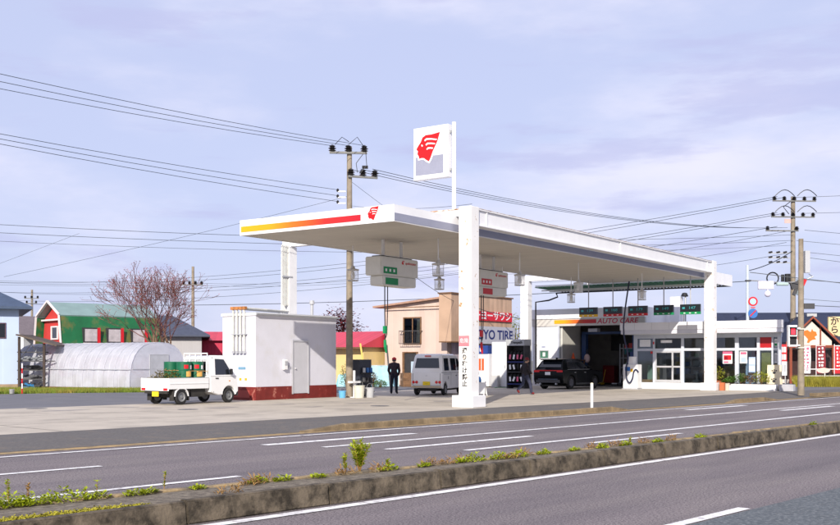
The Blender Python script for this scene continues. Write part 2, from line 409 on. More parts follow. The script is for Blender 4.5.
# sidewalk with a dropped crossing on the left and a raised kerb in the middle
sw = MB(); vs = []
stops = [(-60, -.085), (16.2, -.085), (17.6, .03), (29.6, .03), (30.6, -.08), (38.6, -.08), (39.2, .03), (41.6, .03), (42.6, -.08), (140, -.08)]
for s, z in stops: vs += [(s, 18.36, z), (s, 19.4, z*.4), (s, 21.55, 0.0)]
sw.add(vs, [(3*i+k, 3*i+3+k, 3*i+4+k, 3*i+1+k) for i in range(len(stops)-1) for k in (0, 1)])
sidewalk = tag(place(sw.build('sidewalk', m_walk, recalc=False), (0, 0, 0), RROT), kind='structure')
gs = MB(); gs.add([(-60, 18.02, -.094), (140, 18.02, -.094), (140, 18.36, -.088), (-60, 18.36, -.088)], [(0, 1, 2, 3)])
gs.build('gutter_strip', m_soil, sidewalk, recalc=False)
fk = MB(); fk.prism([(18.2, -.11), (18.38, -.11), (18.38, .055), (18.24, .06), (18.215, .04)], lambda a, b, t: (t, a, b), .006, 1.744)
fke = fk.mesh('kerb_stone', m_kerb2, bevel=.012)
for i in range(7):
    o = bpy.data.objects.new('kerb_stone', fke); COL.objects.link(o); o.parent = sidewalk; o.location = (17.5 + 1.75*i, rnd.uniform(-.006, .006), rnd.uniform(-.008, .008))
for s0, s1, zz in [(16.2, 17.49, 1), (29.76, 30.7, -1), (39.2, 41.6, 0), (38.3, 39.19, 1), (41.61, 42.8, -1)]:
    e = MB(); za, zb = (-.06, .05) if zz == 1 else ((.05, -.06) if zz == -1 else (.05, .05))
    e.add([(s0, 18.2, -.11), (s1, 18.2, -.11), (s1, 18.38, -.11), (s0, 18.38, -.11), (s0, 18.22, za), (s1, 18.22, zb), (s1, 18.38, zb), (s0, 18.38, za)], [(0,1,2,3),(4,5,6,7),(0,1,5,4),(1,2,6,5),(2,3,7,6),(3,0,4,7)])
    e.build('kerb_stone', m_kerb2, sidewalk)

# forecourt concrete and the asphalt yards beside it
def toRS(p): return p
fc = [P(-30, 21.55, 0), P(43.5, 21.55, 0), S(25.1, -3.7, 0), S(25.1, 4.8, 0), S(33, 4.8, 0), S(33, 13.2, 0), S(5.5, 13.2, 0), P(23.0, 32.8, 0), P(-30, 32.8, 0)]
sheet('forecourt', fc, m_conc)
sheet('side_yard_asphalt', [P(-30, 32.8, -.004), P(23.0, 32.8, -.004), S(5.5, 13.2, -.004), S(20, 17.5, -.004), P(38, 47.5, -.004), P(-30, 44.2, -.004)], m_far_asph)
sheet('back_yard_asphalt', [S(5.5, 13.2, -.006), S(33, 13.2, -.006), S(33, 40, -.006), S(20, 40, -.006), S(20, 17.5, -.006)], m_far_asph)
sheet('side_road', [P(43.5, 21.55, -.006), P(140, 21.55, -.006), P(140, 34, -.006), P(56, 34, -.006), S(25.1, -3.7, -.006)], m_far_asph)
# control joints and oil stains on the concrete read from the material; sawn joints are real strips
jt = mat('joint_filler', (.14, .125, .11), .9, .2)
fo = bpy.data.objects['forecourt']
def joint(a, b, w=.03):
    d = (b-a).normalized(); n = Vector((-d.y, d.x, 0))*w/2
    mb = MB(); mb.add([a-n+Vector((0,0,.003)), b-n+Vector((0,0,.003)), b+n+Vector((0,0,.003)), a+n+Vector((0,0,.003))], [(0, 1, 2, 3)]); mb.build('expansion_joint', jt, fo, recalc=False)
for v in (2.6, 6.8): joint(S(-2, v), S(24.9, v))
for u in (4, 9, 14, 19): joint(S(u, -2.4), S(u, 9.6))
for d in (24.6, 28.2): joint(P(-12, d), P(20, d))
for s in (0, 6, 12): joint(P(s, 21.6), P(s, 32.6))
stain = mat('oil_stain', (.30, .27, .25), .75, .3, 3)
cover = mat('iron_cover', (.13, .13, .14), .7, .3, 8, metal=.4)
for px_, py_, rx, ry in [(-11.2, 33.0, .9, .09), (-8.9, 34.3, .5, .07), (-6.6, 34.8, .7, .09), (-4.9, 37.5, .6, .08), (-3.6, 35.5, .4, .06), (-9.8, 35.2, .35, .06), (-2.2, 38.5, .8, .1), (1.0, 40.5, .7, .12)]:
    mb = MB(); c = Vector((px_, py_, .003)); ax = D; ay = N
    mb.add([c + ax*rx*math.cos(t*.5236)*rnd.uniform(.8, 1.1) + ay*ry*3*math.sin(t*.5236)*rnd.uniform(.8, 1.1) for t in range(12)], [tuple(range(12))])
    mb.build('oil_stain', stain, fo, recalc=False)
for px_, py_ in [(-12.6, 34.2), (-7.5, 33.6), (-1.4, 36.2)]:
    mb = MB(); mb.lathe([(0, .003), (.33, .003), (.34, 0)], 16); o = mb.build('manhole_cover', cover, fo); o.location = (px_, py_, .002)

# ------------------------------------------------------------------ weeds
m_weed = mat('weed_green', (.33, .39, .015), .6, .5, 9, trans=.3)
m_weed2 = mat('weed_dry', (.34, .20, .07), .8, .4, 9, trans=.2)
m_moss = mat('yellow_moss', (.30, .27, .02), .95, .4, 12, bump=.6, bscale=60)
m_grass = mat('verge_grass', (.17, .24, .03), .8, .45, 2.0, trans=.3, dirt=(.38, .29, .06), dirt_lo=.45, dirt_hi=.65, dscale=1.2)
def leaf(mb, p, d, up, L, w):
    s_ = d.cross(up); s_ = (s_.normalized() if s_.length > 1e-4 else Vector((1, 0, 0)))*w
    m_ = p + d*L*.5 + up*L*.08; e = p + d*L
    mb.add([p, m_ - s_, e, m_ + s_], [(0, 1, 2, 3)])
def rdir(r, up=.3):
    t = r.uniform(0, 6.283); z = r.uniform(-.2+up, .6+up); return Vector((math.cos(t), math.sin(t), z)).normalized()
def tuft(r, n, rad, h, L=.07, w=.014):
    mb = MB()
    for _ in range(n):
        t = r.uniform(0, 6.283); q = rad*math.sqrt(r.random()); x = q*math.cos(t)*1.8; y = q*math.sin(t)*.8
        z = h*r.random()*max(.1, 1-(q/rad)**2)
        leaf(mb, Vector((x, y, z)), rdir(r, .35), Vector((0, 0, 1)), L*r.uniform(.6, 1.5), w*r.uniform(.7, 1.5))
    return mb
def stalk(r, h, n, spread=.05, L=.06):
    st = MB(); lf = MB()
    for k in range(n):
        a = r.uniform(0, 6.283); tip = Vector((math.cos(a)*spread*h*r.random()*3, math.sin(a)*spread*h*r.random()*2, h*r.uniform(.7, 1)))
        st.tube([(0, 0, 0), tip*.5 + Vector((0, 0, .02)), tip], [.005, .004, .002], 4)
        for i in range(int(h*75)):
            f = r.uniform(.25, 1); leaf(lf, tip*f, rdir(r, .4), Vector((0, 0, 1)), L*r.uniform(.6, 1.3), .012)
    return st, lf
wr = random.Random(21)
GW = 'low weeds along the back edge of the median kerb'
for i, (s, k) in enumerate([(4.75, 1.4), (5.0, 1.6), (5.35, 1.3), (5.6, 1.5), (6.3, .7), (6.7, .6), (7.1, .5), (8.0, .8), (8.35, .7), (10.15, .9), (10.8, .6), (11.6, .6), (11.9, 1.3), (12.3, 1.2), (12.75, 1.1), (13.6, .8), (15.2, .9), (15.9, .8), (16.9, .8), (18.4, .9), (23.7, .8), (14.4, .6), (9.0, .6), (6.0, .8), (5.15, .9)]):
    mb = tuft(wr, int(110*k), .11*k, .10*k, .055, .014)
    o = mb.build('weed_tuft', m_weed, recalc=False); place(o, P(s + wr.uniform(-.1, .1), dfar(s) - .12 - wr.uniform(0, .10), .11), RROT)
    tag(o, ('spreading green weed clump rooted along the back edge of the median' if k > 1.05 else 'tiny green weed sprout on the back edge of the median' if k < .75 else 'low green weed tuft rooted along the back edge of the median'), 'weed', ('spreading weeds' if k > 1.05 else 'tiny weeds' if k < .75 else 'low weeds') + ' along the back edge of the median')
GD = 'dry weed tufts on the median'
for s, dd in [(7.85, .25), (8.1, .1), (9.45, .1), (10.0, .12), (11.0, .1), (11.3, .15), (11.75, .05), (12.5, .3), (13.1, .08), (14.9, .1), (15.6, .1), (16.5, .1), (17.4, .1), (7.2, .75)]:
    mb = tuft(wr, 60, .10, .10, .09, .007); o = mb.build('dry_weed', m_weed2, recalc=False); place(o, P(s, dfar(s)-dd, .11), RROT)
    tag(o, 'straw coloured dry weed tuft on the dusty median top', 'weed', GD)
def tall_weed(s, dd, h, n, label, L=.05, spread=.05, m=m_weed):
    t = thing('tall_weed', label, 'weed', P(s, dfar(s)-dd, .10), RROT)
    a, b = stalk(wr, h, n, spread, L); a.build('stem', m_weed2, t); b.build('leaves', m, t, recalc=False)
tall_weed(9.68, .10, .46, 20, 'bushy bright green weed, the tallest plant on the median', .075, .16)
tall_weed(9.45, .08, .30, 4, 'thin pale weed stalk beside the bushy green weed', .05, .10)
tall_weed(5.1, .02, .34, 2, 'tall leaning single weed stalk with drooping tip', .04, .12)
tall_weed(5.3, .02, .22, 2, 'short brownish weed stalk beside the leaning stalk', .04, .08, m_weed2)
tall_weed(6.03, .05, .20, 1, 'small upright weed stalk above low moss', .05, .03)
tall_weed(6.85, .02, .28, 2, 'dark thin weed stalk near the end of the white line', .03, .04)
tall_weed(5.9, .06, .13, 2, 'stubby weed with a round leafy head', .05, .1)
tall_weed(10.2, .10, .17, 5, 'small dark weed clump with a spiky top', .05, .12)
tall_weed(16.1, .08, .16, 3, 'small upright weed sprig where the median narrows', .05, .1)
ms = MB()
for i in range(7000):
    s = wr.uniform(3.6, 6.1); d = 9.16 + abs(wr.gauss(0, .10))
    if wr.random() < (s-5.2)/1.0: continue
    p = Vector((s, d, .105 + wr.uniform(0, .015))); leaf(ms, p, rdir(wr, .3), Vector((0, 0, 1)), wr.uniform(.015, .04), .010)
tag(place(ms.build('moss', m_moss, recalc=False), (0, 0, 0), RROT), 'yellow green moss along the front of the median top', 'moss', kind='stuff')
for k, (s, dd) in enumerate([(3.9, .25), (4.15, .30)]):
    mb = tuft(wr, 240, .15, .13, .07, .016); o = mb.build('weed_tuft', m_weed, recalc=False); place(o, P(s, 9.05+dd, .11), RROT)
    tag(o, 'dense green weed clump at the front of the mossy median', 'weed', 'weed clumps beside the moss')
# ================================================================== CANOPY
ceil_m = boards_mat('canopy_ceiling', (.52, .485, .42), .30, 0, .35, .06)
def stripe_mat():
    m = bpy.data.materials.new('yellow_to_red_stripe'); m.use_nodes = True
    nn = m.node_tree.nodes; ll = m.node_tree.links; p = nn['Principled BSDF']; p.inputs['Roughness'].default_value = .5
    t = nn.new('ShaderNodeTexCoord'); cr = nn.new('ShaderNodeValToRGB'); sx = nn.new('ShaderNodeSeparateXYZ'); ll.new(t.outputs['Generated'], sx.inputs[0]); ll.new(sx.outputs[1], cr.inputs[0])
    e = cr.color_ramp.elements; e[0].position = 0; e[0].color = (.47, .006, .02, 1); e[1].position = 1; e[1].color = (.72, .37, .003, 1)
    x = e.new(.28); x.color = (.50, .02, .015, 1); x = e.new(.55); x.color = (.62, .15, .008, 1); x = e.new(.75); x.color = (.70, .33, .004, 1)
    ll.new(cr.outputs[0], p.inputs['Base Color']); return m
stripe_m = stripe_mat()
# winged head emblem, drawn in a 0..1 box
LOGO = [(205,112),(150,126),(112,131),(90,146),(80,170),(62,193),(50,212),(61,221),(57,236),(66,249),(70,262),(85,257),(101,257),(118,267),(134,273),(143,257),(160,216),(175,189),(190,160)]
STR = [[(104,158),(118,148),(150,147),(188,150),(184,157),(150,155),(120,157),(108,166)], [(112,182),(124,172),(150,171),(176,173),(172,180),(148,179),(126,181),(116,189)], [(118,206),(128,197),(146,196),(163,198),(158,205),(144,204),(130,206),(121,212)]]
EYE = [(82,186),(90,184),(96,190),(88,196)]
def _n(p): return ((p[0]-50)/160., (273-(p[1]+.145*(p[0]-50)) + 22)/160.)
def logo(parent, fr, a, b, s, c):
    T = lambda pl: [(a+_n(p)[0]*s, b+_n(p)[1]*s) for p in pl]
    o = shape('emblem', parent, fr, T(LOGO), red_logo, .006, c)
    for q in STR + [EYE]: shape('emblem_stripe', o, fr, T(q), white, .004, c+.0065)
    return o

can = thing('canopy', 'large white filling station canopy with yellow to red stripe on its end', 'canopy', S(0, 0), ROT)
U0, U1, V0, V1, ZB, ZT = -3.66, 24.5, .45, 7.16, 5.95, 6.48
part('roof_deck', can, white_dirty, (U0+.06, U1, V0+.06, V1-.06, ZB+.06, ZT-.12))
part('ceiling', can, ceil_m, (U0+.06, U1, V0+.06, V1-.06, ZB+.02, ZB+.056))
part('end_fascia', can, white, (U0, U0+.055, V0, V1, ZB, ZT))
part('side_fascia', can, white, (U0+.058, U1, V0, V0+.055, ZB, ZT))
part('side_band', can, band_grey, (U0+.01, U1-.01, V0-.012, V0-.001, ZB+.03, ZB+.27))
part('back_fascia', can, white_dirty, (U0+.058, U1, V1-.055, V1, ZB, ZT-.05))
part('far_fascia', can, white_dirty, (U1+.003, U1+.06, V0, V1, ZB+.05, ZT))
f = Fr((U0, V1, ZB), '-x')
part('fascia_stripe', can, stripe_m, (U0-.012, U0-.002, 1.78, 7.10, ZB+.11, ZB+.31))
logo(can, Fr((U0, 0, 0), '-x'), -1.50, ZB+.06, .46, .003)
# frame outside the deck: columns, beams, brackets
def column(u, v, h, label, m=rusty_white, plinth=True, w=.25):
    t = thing('canopy_column', label, 'column', S(u, v), ROT, 'canopy columns')
    z0 = 0
    if plinth:
        part('plinth', t, white_dirty, (-.42, .42, -.42, .42, 0, .40), bevel=.015); z0 = .402
    part('shaft', t, m, (-w, w, -w, w, z0, h), bevel=.012)
    return t
c1 = column(0, 0, 6.79, 'white canopy column with black vertical Japanese lettering and rust spots')
ff = Fr((-.25, 0, 0), '-x')
pink_m = mat('faded_pink_print', (.62, .20, .23), .6, .1, 8)
rect('pink_plate', c1, ff, -.23, .17, 2.06, 2.42, pink_m, .006, .002)
text('plate_text', c1, ff, '危険', .17, white, -.03, 2.24, .010)
for i, ch in enumerate('通り抜け禁止'): text('lettering', c1, ff, ch, .215, black, -.01, 1.90-.222*i, .003, bold=.006)
column(23.7, 0, 6.79, 'white canopy column beside the shop window planters')
column(4.25, 12.05, 6.55, 'white canopy column carrying pipes behind the flat white pump house', white_dirty, False)
column(23.7, 11.05, 6.2, 'white canopy column behind the tyre display rack', white_dirty, False)
bm_ = thing('canopy_beam', 'long white steel beam with rusty top edge along the canopy side', 'beam', S(0, 0, 6.17), ROT)
mb = MB(); mb.box(.253, 23.447, -.20, .20, .54, .58); mb.box(.253, 23.447, -.20, .20, .0, .04); mb.box(.253, 23.447, -.14, .14, .041, .539); mb.build('web_and_flanges', white, bm_)
rust = mat('rusty_steel', (.34, .17, .07), .85, .4, 6, dirt=(.7, .66, .6), dirt_lo=.45, dirt_hi=.6, dscale=3)
part('rusty_edge', bm_, rust, (.26, 23.44, -.205, -.15, .583, .60))
for u in (.9, 12, 22.8): part('stiffener', bm_, white, (u-.02, u+.02, -.18, -.141, .042, .538))
cb = thing('canopy_crossbeam', 'short white crossbeam with rusted top resting on the canopy roof', 'beam', S(0, 0, 6.49), ROT)
part('beam', cb, white_dirty, (-.12, .12, .26, 7.6, 0, .22)); part('rusty_edge', cb, rust, (-.14, .14, .3, 4.6, .223, .26))
cb = thing('canopy_crossbeam', 'white steel beam from canopy back edge to the column behind the pump house', 'beam', S(4.25, 0, 6.56), ROT)
part('beam', cb, white_dirty, (-.15, .15, 5.5, 12.3, 0, .35))
cb = thing('canopy_crossbeam', 'white steel beam under the green corrugated awning at the back column', 'beam', S(23.7, 0, 6.2), ROT)
part('beam', cb, white_dirty, (-.15, .15, 7.2, 11.3, .003, .3))
# green corrugated awning between canopy and workshop
aw = thing('corrugated_awning', 'green corrugated awning between the canopy and the workshop', 'awning', S(24.6, 0, 0), ROT)
m_greensheet = mat('green_translucent_sheet', (.05, .24, .11), .4, .1, 2, trans=.55)
mb = MB(); nw = 150; vs = []
for i in range(nw+1):
    v = .2 + 10.8*i/nw; z = 5.82 + .03*math.sin(i*math.pi/2*1.0)
    vs += [(0, v, z+.06), (2.75, v, z)]
mb.add(vs, [(2*i, 2*i+1, 2*i+3, 2*i+2) for i in range(nw)]); mb.build('corrugated_sheet', m_greensheet, aw, smooth=True, recalc=False)
dk = MB()
for i in range(52): dk.box(2.70, 2.78, .3+.2*i, .40+.2*i, 5.70, 5.79)
tag(dk.build('sheet_ends', dark, aw), kind='stuff')
part('edge_fascia', aw, white, (.0, 2.75, .05, .15, 5.68, 6.30)); part('gutter', aw, dark, (2.80, 2.92, .2, 11.0, 5.68, 5.76))
part('top_board', aw, white_dirty, (0.1, 2.85, 0.16, 11.0, 5.92, 6.02))
for u in (.9, 1.9): part('purlin', aw, white_dirty, (u-.03, u+.03, .2, 11, 5.72, 5.78))
dp = MB(); dp.tube([S(27.2, 10.9, 5.68), S(27.0, 10.7, 5.45), S(26.8, 11.2, 5.25), S(26.6, 12.0, 5.15), S(26.6, 12.0, 4.2), S(26.6, 12.0, .1)], .05, 6)
tag(dp.build('rain_downpipe', black), 'dark rain downpipe bending from the green awning to the workshop wall', 'pipe')

# ------------------------------------------------------------------ things under the canopy
lamp_glass = film_mat('lamp_glass', (.80, .80, .78), .62)
def lamp(u, v, lab):
    t = thing('hanging_lamp', lab, 'lamp', S(u, v, 4.62), ROT, 'lamps hanging under the canopy')
    MB().cyl((0, 0, .56), (0, 0, 1.347), .022, n=8).build('rod', white, t)
    mb = MB(); mb.lathe([(0, .58), (.06, .57), (.09, .47), (.23, .44), (.235, .40), (.0, .40)], 14); mb.build('cap', mat('lamp_cap', (.55, .54, .52), .5, .1), t, smooth=True)
    sh = MB(); sh.lathe([(.19, .40), (.19, .04), (.17, .0), (0, 0)], 14); sh.build('glass_shade', lamp_glass, t, smooth=True)
    b = MB(); b.lathe([(0, .38), (.05, .36), (.08, .22), (.07, .1), (0, .06)], 10); b.build('bulb', white, t, smooth=True)
    mb = MB()
    for k in range(4): a = math.pi/4 + k*math.pi/2; mb.cyl((.2*math.cos(a), .2*math.sin(a), 0), (.2*math.cos(a), .2*math.sin(a), .4), .01, n=5)
    mb.lathe([(.195, .02), (.21, .02), (.21, -.01), (.195, -.01)], 14); mb.build('cage', MATS['lamp_cap'], t)
spot_a = ['by the first hose box, on the road side', 'beside the second hose box, on the road side', 'midway along the road side beam', 'by the price displays, on the road side']
spot_b = ['between the first hose box and the pump house', 'behind the second hose box', 'midway along the back of the canopy', 'near the workshop, on the back side']
for u, a, b in zip((1.1, 7.0, 12.3, 19.4), spot_a, spot_b):
    lamp(u, 2.0, 'round glass lantern hanging under the canopy ' + a); lamp(u+.1, 6.0, 'round glass lantern hanging under the canopy ' + b)
hose_white = mat('hose_box_white', (.66, .65, .60), .5, .05)
def hosebox(u, v, lm, lab):
    t = thing('hose_reel_box', lab, 'hose box', S(u, v, 4.28), ROT)
    for x in (-.55, .55): MB().cyl((x, 0, 1.08), (x, 0, 1.687), .06, n=8).build('hanger', white, t)
    part('mount_plate', t, black, (-.95, .95, -.2, .2, 1.03, 1.078)); part('upper_housing', t, hose_white, (-1.15, 1.15, -.36, .36, .36, 1.028), bevel=.03, seg=2)
    part('lower_housing', t, hose_white, (-.95, 1.1, -.3, .3, 0, .358), bevel=.03, seg=2)
    fr = Fr((0, -.36, 0), '-y'); part('label_panel', t, lm, (-1.0, -.2, -.372, -.362, .42, .66)); part('label_panel', t, lm, (-.8, -.05, -.312, -.302, .04, .28))
    for x in (-.86, -.62, -.38): rect('label_mark', t, fr, x-.05, x+.05, .49, .59, white, .004, .0135)
    logo(t, fr, .1, .78, .17, .003)
    text('brand_lettering', t, fr, 'apollostation', .13, red_logo, .66, .86, .003)
    # hose and nozzle
    h = MB(); h.tube([(-.45, 0, .0), (-.45, 0, -.9), (-.42, 0, -1.7), (-.44, 0, -2.05)], .022, 6); h.tube([(-.28, 0, 0), (-.28, 0, -.8), (-.30, .02, -1.75), (-.42, .02, -1.95)], .02, 6); h.build('hose', black, t)
    n = MB(); n.tube([(-.44, 0, -1.95), (-.42, 0, -2.2), (-.36, 0, -2.42)], [.05, .06, .03], 8); n.box(-.5, -.38, -.05, .05, -1.72, -1.45); n.build('nozzle', lm, t)
hosebox(.75, 3.8, green_lab, 'white overhead hose box with green labels hanging under the canopy')
hosebox(7.4, 3.8, red, 'white overhead hose box with red labels hanging under the canopy')
led = emit_mat('display_digits', (.03, .26, .28), .15); lcd = mat('display_black', (.012, .016, .018), .15, .1)
for v, cm, dg, lab in [(6.4, yellow, '139', 'black overhead price display with a yellow strip along its foot'), (4.95, red, '168', 'black overhead price display with a red strip, beside the yellow one'), (3.5, red, '179', 'black overhead price display with a red strip, beside the green ones'),
                   (2.05, green_lab, '149', 'black overhead price display with a green strip, beside a red one'), (.6, green_lab, '147', 'black overhead price display with a green strip, next to the white column')]:
    t = thing('price_display', lab, 'price display', S(22.4, v, 3.97), ROT, 'price displays in a row under the canopy')
    part('housing', t, lcd, (-.06, .06, -.54, .54, .13, .52)); part('colour_strip', t, cm, (-.062, .062, -.54, .54, 0, .128))
    for y in (-.0,): MB().cyl((0, y, .522), (0, y, 1.997), .03, n=8).build('rod', grey_paint, t)
    fr = Fr((-.06, 0, 0), '-x'); rect('symbol', t, fr, -.42, -.28, .28, .38, led, .006, .001); text('digits', t, fr, dg, .20, led, .1, .33, .002, sx=1.3)
    for y in (-.3, 0, .3): rect('strip_mark', t, fr, y-.05, y+.05, .045, .085, white, .004, .003)

# roof sign
sg = thing('roof_sign', 'square white sign with a red winged head emblem on a pole above the canopy', 'sign', S(0, .6, 6.5), ROT)
MB().cyl((.0, 0, .215), (0, 0, 3.25), .075, n=12).build('pole', white, sg, smooth=True)
part('cabinet', sg, white, (-.12, .12, .17, 1.62, 1.38, 3.20), bevel=.012)
fr = Fr((-.12, 1.62, 1.38), '-x')
part('arm', sg, grey_metal, (-.03, .03, .076, .168, 1.6, 1.68), (-.03, .03, .076, .168, 2.9, 2.98))
edge_m = mat('sign_edge_grey', (.48, .48, .50), .5, .04)
rect('frame_rim', sg, fr, 0, 1.45, -.0, .03, edge_m, .012, .001)
rect('silver_block', sg, fr, .09, 1.26, .16, .80, band_grey, .005, .002)
WH = [(205,112-6),(150,118),(108,123),(82,140),(72,166),(53,188),(38,213),(50,224),(46,238),(57,253),(62,272),(84,266),(100,266),(116,277),(137,284),(152,260),(168,220),(184,190)]
shape('emblem_border', sg, fr, [(.13+_n(p)[0]*1.02, .55+_n(p)[1]*1.02) for p in WH], white, .004, .008)
logo(sg, fr, .13, .55, 1.02, .0125)
# ================================================================== PUMP HOUSE
m_wall = mat('white_render', (.64, .64, .71), .75, .04, 1.2, bump=.15, bscale=8, dirt=(.58, .57, .58), dirt_lo=.5, dirt_hi=.75, dscale=.9)
m_brick = mat('red_brown_base', (.17, .018, .014), .65, .25, 3, dirt=(.42, .16, .12), dirt_lo=.60, dirt_hi=.66, dscale=3.0)
ph = thing('pump_house', 'flat roofed white block building with dark red base and grey door', 'building', S(0, 9.94), ROT)
part('wall', ph, m_wall, (0, 4.94, 0, 1.84, .531, 3.36)); part('base', ph, m_brick, (-.02, 4.96, -.02, 1.86, 0, .53))
part('roof_edge', ph, white_dirty, (-.05, 5.0, -.06, 1.88, 3.361, 3.46)); part('gutter', ph, grey_metal, (-.05, 5.0, -.13, -.062, 3.385, 3.44))
part('roof_slab', ph, grey_paint, (0, 4.95, 0, 1.82, 3.461, 3.49))
dr = part('door', ph, mat('grey_door', (.50, .50, .54), .5, .04), (2.15, 3.05, -.04, -.021, .22, 2.35), bevel=.004)
part('frame', dr, alu, (2.08, 2.148, -.06, -.022, .2, 2.42), (3.052, 3.12, -.06, -.022, .2, 2.42), (2.149, 3.051, -.06, -.022, 2.352, 2.42))
MB().ball((2.25, -.075, 1.25), .035).build('handle', alu, dr, smooth=True)
part('meter_box', ph, white, (1.5, 1.72, -.14, -.021, 1.2, 1.62), bevel=.02); part('meter_window', ph, grey_paint, (1.53, 1.69, -.15, -.141, 1.38, 1.55))
part('door_switch', ph, grey_paint, (1.9, 1.97, -.05, -.021, 1.27, 1.37))
fr = Fr((0, 0, 0), '-x'); rect('nameplate', ph, fr, -.95, -.55, 1.22, 1.32, mat('blue_plate', (.15, .30, .42), .5, .1), .008, .003)
rect('wall_sticker', ph, fr, -.9, -.78, .78, .88, yellow, .004, .003); rect('wall_sticker', ph, fr, -.6, -.48, .78, .88, yellow, .004, .003)
rect('access_hatch', ph, fr, -1.2, -.3, .1, .4, mat('hatch_red', (.30, .05, .04), .6, .1), .02, .021)
rust_p = mat('rusty_pipe_cap', (.40, .16, .05), .8, .4, 8)
pipe_m = mat('pipe_paint', (.55, .55, .52), .5, .12, 5)
pb = thing('vent_pipes', 'bundle of grey vent pipes crossing the pump house roof up a column', 'pipes', S(0, 9.94), ROT)
for i, y in enumerate((.55, .75, .95, 1.15)):
    mb = MB(); mb.tube([(-.09, y, 1.95), (-.09, y, 3.62), (.0, y, 3.66)], .045, 8); mb.build('vent_pipe', pipe_m, pb)
    mb = MB(); mb.box(-.12, -.025, y-.06, y+.06, 1.86, 1.95); mb.build('pipe_valve', grey_paint, pb)
    x2 = 3.72; y2 = 1.0 + .16*i
    mb = MB(); mb.tube([(.0, y, 3.66), (1.2, y, 3.64), (3.0, y2, 3.64), (x2, y2+.75, 3.68), (x2+.12*i-.1, 1.93, 4.0), (x2+.12*i-.1, 1.93, 6.6)], .04, 8); mb.build('vent_pipe', pipe_m, pb)
part('pipe_clamp', pb, rust_p, (-.16, -.03, .45, 1.25, 3.60, 3.72)); part('pipe_clamp', pb, grey_paint, (-.14, -.001, .45, 1.25, 2.6, 2.64)); part('pipe_clamp', pb, grey_paint, (3.55, 4.2, 1.84, 1.88, 5.2, 5.26))
vc = MB(); vc.cyl((0, 0, 0), (0, 0, .55), .07, n=10); vc.cyl((0, 0, .50), (0, 0, .66), .12, .10, n=10)
place(tag(vc.build('roof_vent', grey_paint), 'small grey vent stub on the pump house roof', 'vent'), S(4.0, 10.5, 3.489), ROT)

# clutter at the pole foot beside the pump house
cab = thing('black_cabinet', 'dark steel oil cabinet standing at the foot of the utility pole', 'cabinet', S(5.75, 9.4), ROT)
part('body', cab, mat('cabinet_dark_blue', (.03, .035, .05), .5, .2), (-.3, .55, -.35, .35, .06, 1.62), bevel=.01); part('side_shelf', cab, black, (-.25, .5, -.56, -.355, 1.0, 1.05), (-.25, .5, -.56, -.355, .6, .65), (-.25, .5, -.56, -.355, .2, .25))
for x in (-.12, .12, .36): MB().cyl((x, -.46, 1.051), (x, -.46, 1.26), .07, n=8).build('oil_can', grey_metal if x < 0 else blue, cab)
for x in (-.12, .12, .36): MB().cyl((x, -.46, .651), (x, -.46, .84), .08, n=8).build('oil_can', dark if x else red, cab)
for sx_ in (-.22, .47):
    part('foot', cab, black, (sx_-.04, sx_+.04, -.3, .3, 0, .059))
def bucket(u, v, r, h, m, lab, name='bucket'):
    t = thing(name, lab, 'bucket', S(u, v), ROT)
    b = MB(); b.lathe([(0, .01), (r*.8, .01), (r*.82, 0), (r, h), (r*1.06, h), (r*1.06, h-.03), (r*.96, h-.03), (r*.78, .03), (0, .03)], 16); b.build('pail', m, t, smooth=True)
    hd = MB(); hd.tube([(r*math.cos(a), 0, h + r*.9*math.sin(a)) for a in [math.pi*i/8 for i in range(9)]], .008, 5); hd.build('handle', grey_metal, t)
bucket(4.1, 8.9, .16, .30, mat('light_blue_plastic', (.12, .38, .62), .4, .05), 'light blue bucket beside the pump house corner')
bucket(4.55, 8.35, .24, .52, mat('cream_plastic', (.62, .60, .50), .5, .08), 'cream waste pail next to the utility pole')
bucket(5.2, 8.3, .2, .42, mat('grey_plastic', (.42, .43, .45), .5, .08), 'grey plastic pail in front of the dark cabinet')
ad = thing('ash_stand', 'white pole ashtray stand behind the cream pail', 'stand', S(4.75, 8.78), ROT)
MB().cyl((0, 0, .03), (0, 0, 1.15), .05, n=8).build('post', white, ad); mb = MB(); mb.lathe([(0, 0), (.18, 0), (.18, .03), (0, .03)], 12); mb.build('foot', white, ad)
part('tray', ad, white, (-.28, .28, -.12, .12, .62, .70))

# ================================================================== SHOP
m_shopwhite = mat('shop_white_panel', (.76, .76, .79), .4, .03, 1)
m_shopgrey = mat('shop_blue_grey_steel', (.52, .55, .62), .45, .06)
m_int = mat('shop_interior', (.36, .31, .26), .8, .1); m_floor = mat('shop_floor', (.25, .22, .18), .5, .12)
shop = thing('station_shop', 'white flat roofed filling station shop with a glazed front', 'shop', S(25.3, 0), ROT)
VL, VR = 5.0, -3.2
SK = .36
MB().prism([(-.95, VR-.35), (5.0, VR-.35+SK*5.95), (5.0, 5.3), (-.95, 5.3)], lambda a, b, t: (a, b, t), 3.46, 3.62).build('roof', white_dirty, shop); part('fascia_upper', shop, m_shopwhite, (-1.03, -.953, VR-.4, 5.38, 3.26, 3.66)); part('fascia_lower', shop, mat('shop_fascia_grey', (.62, .62, .68), .45, .04), (-.99, -.95, VR-.36, 5.34, 3.04, 3.258))
MB().prism([(-.95, VR-.40), (5.0, VR-.40+SK*5.95), (5.0, VR-.354+SK*5.95), (-.95, VR-.354)], lambda a, b, t: (a, b, t), 3.04, 3.66).build('fascia_side', m_shopwhite, shop); part('soffit', shop, white_dirty, (-.948, .16, VR-.05, 5.3, 3.02, 3.07))
part('fascia_side', shop, m_shopwhite, (-.95, 1.6, 5.302, 5.36, 3.04, 3.66))
for i in range(9): part('fascia_joint', shop, grey_paint, (-1.034, -1.031, VR-.3+i*1.0, VR-.29+i*1.0, 3.27, 3.65))
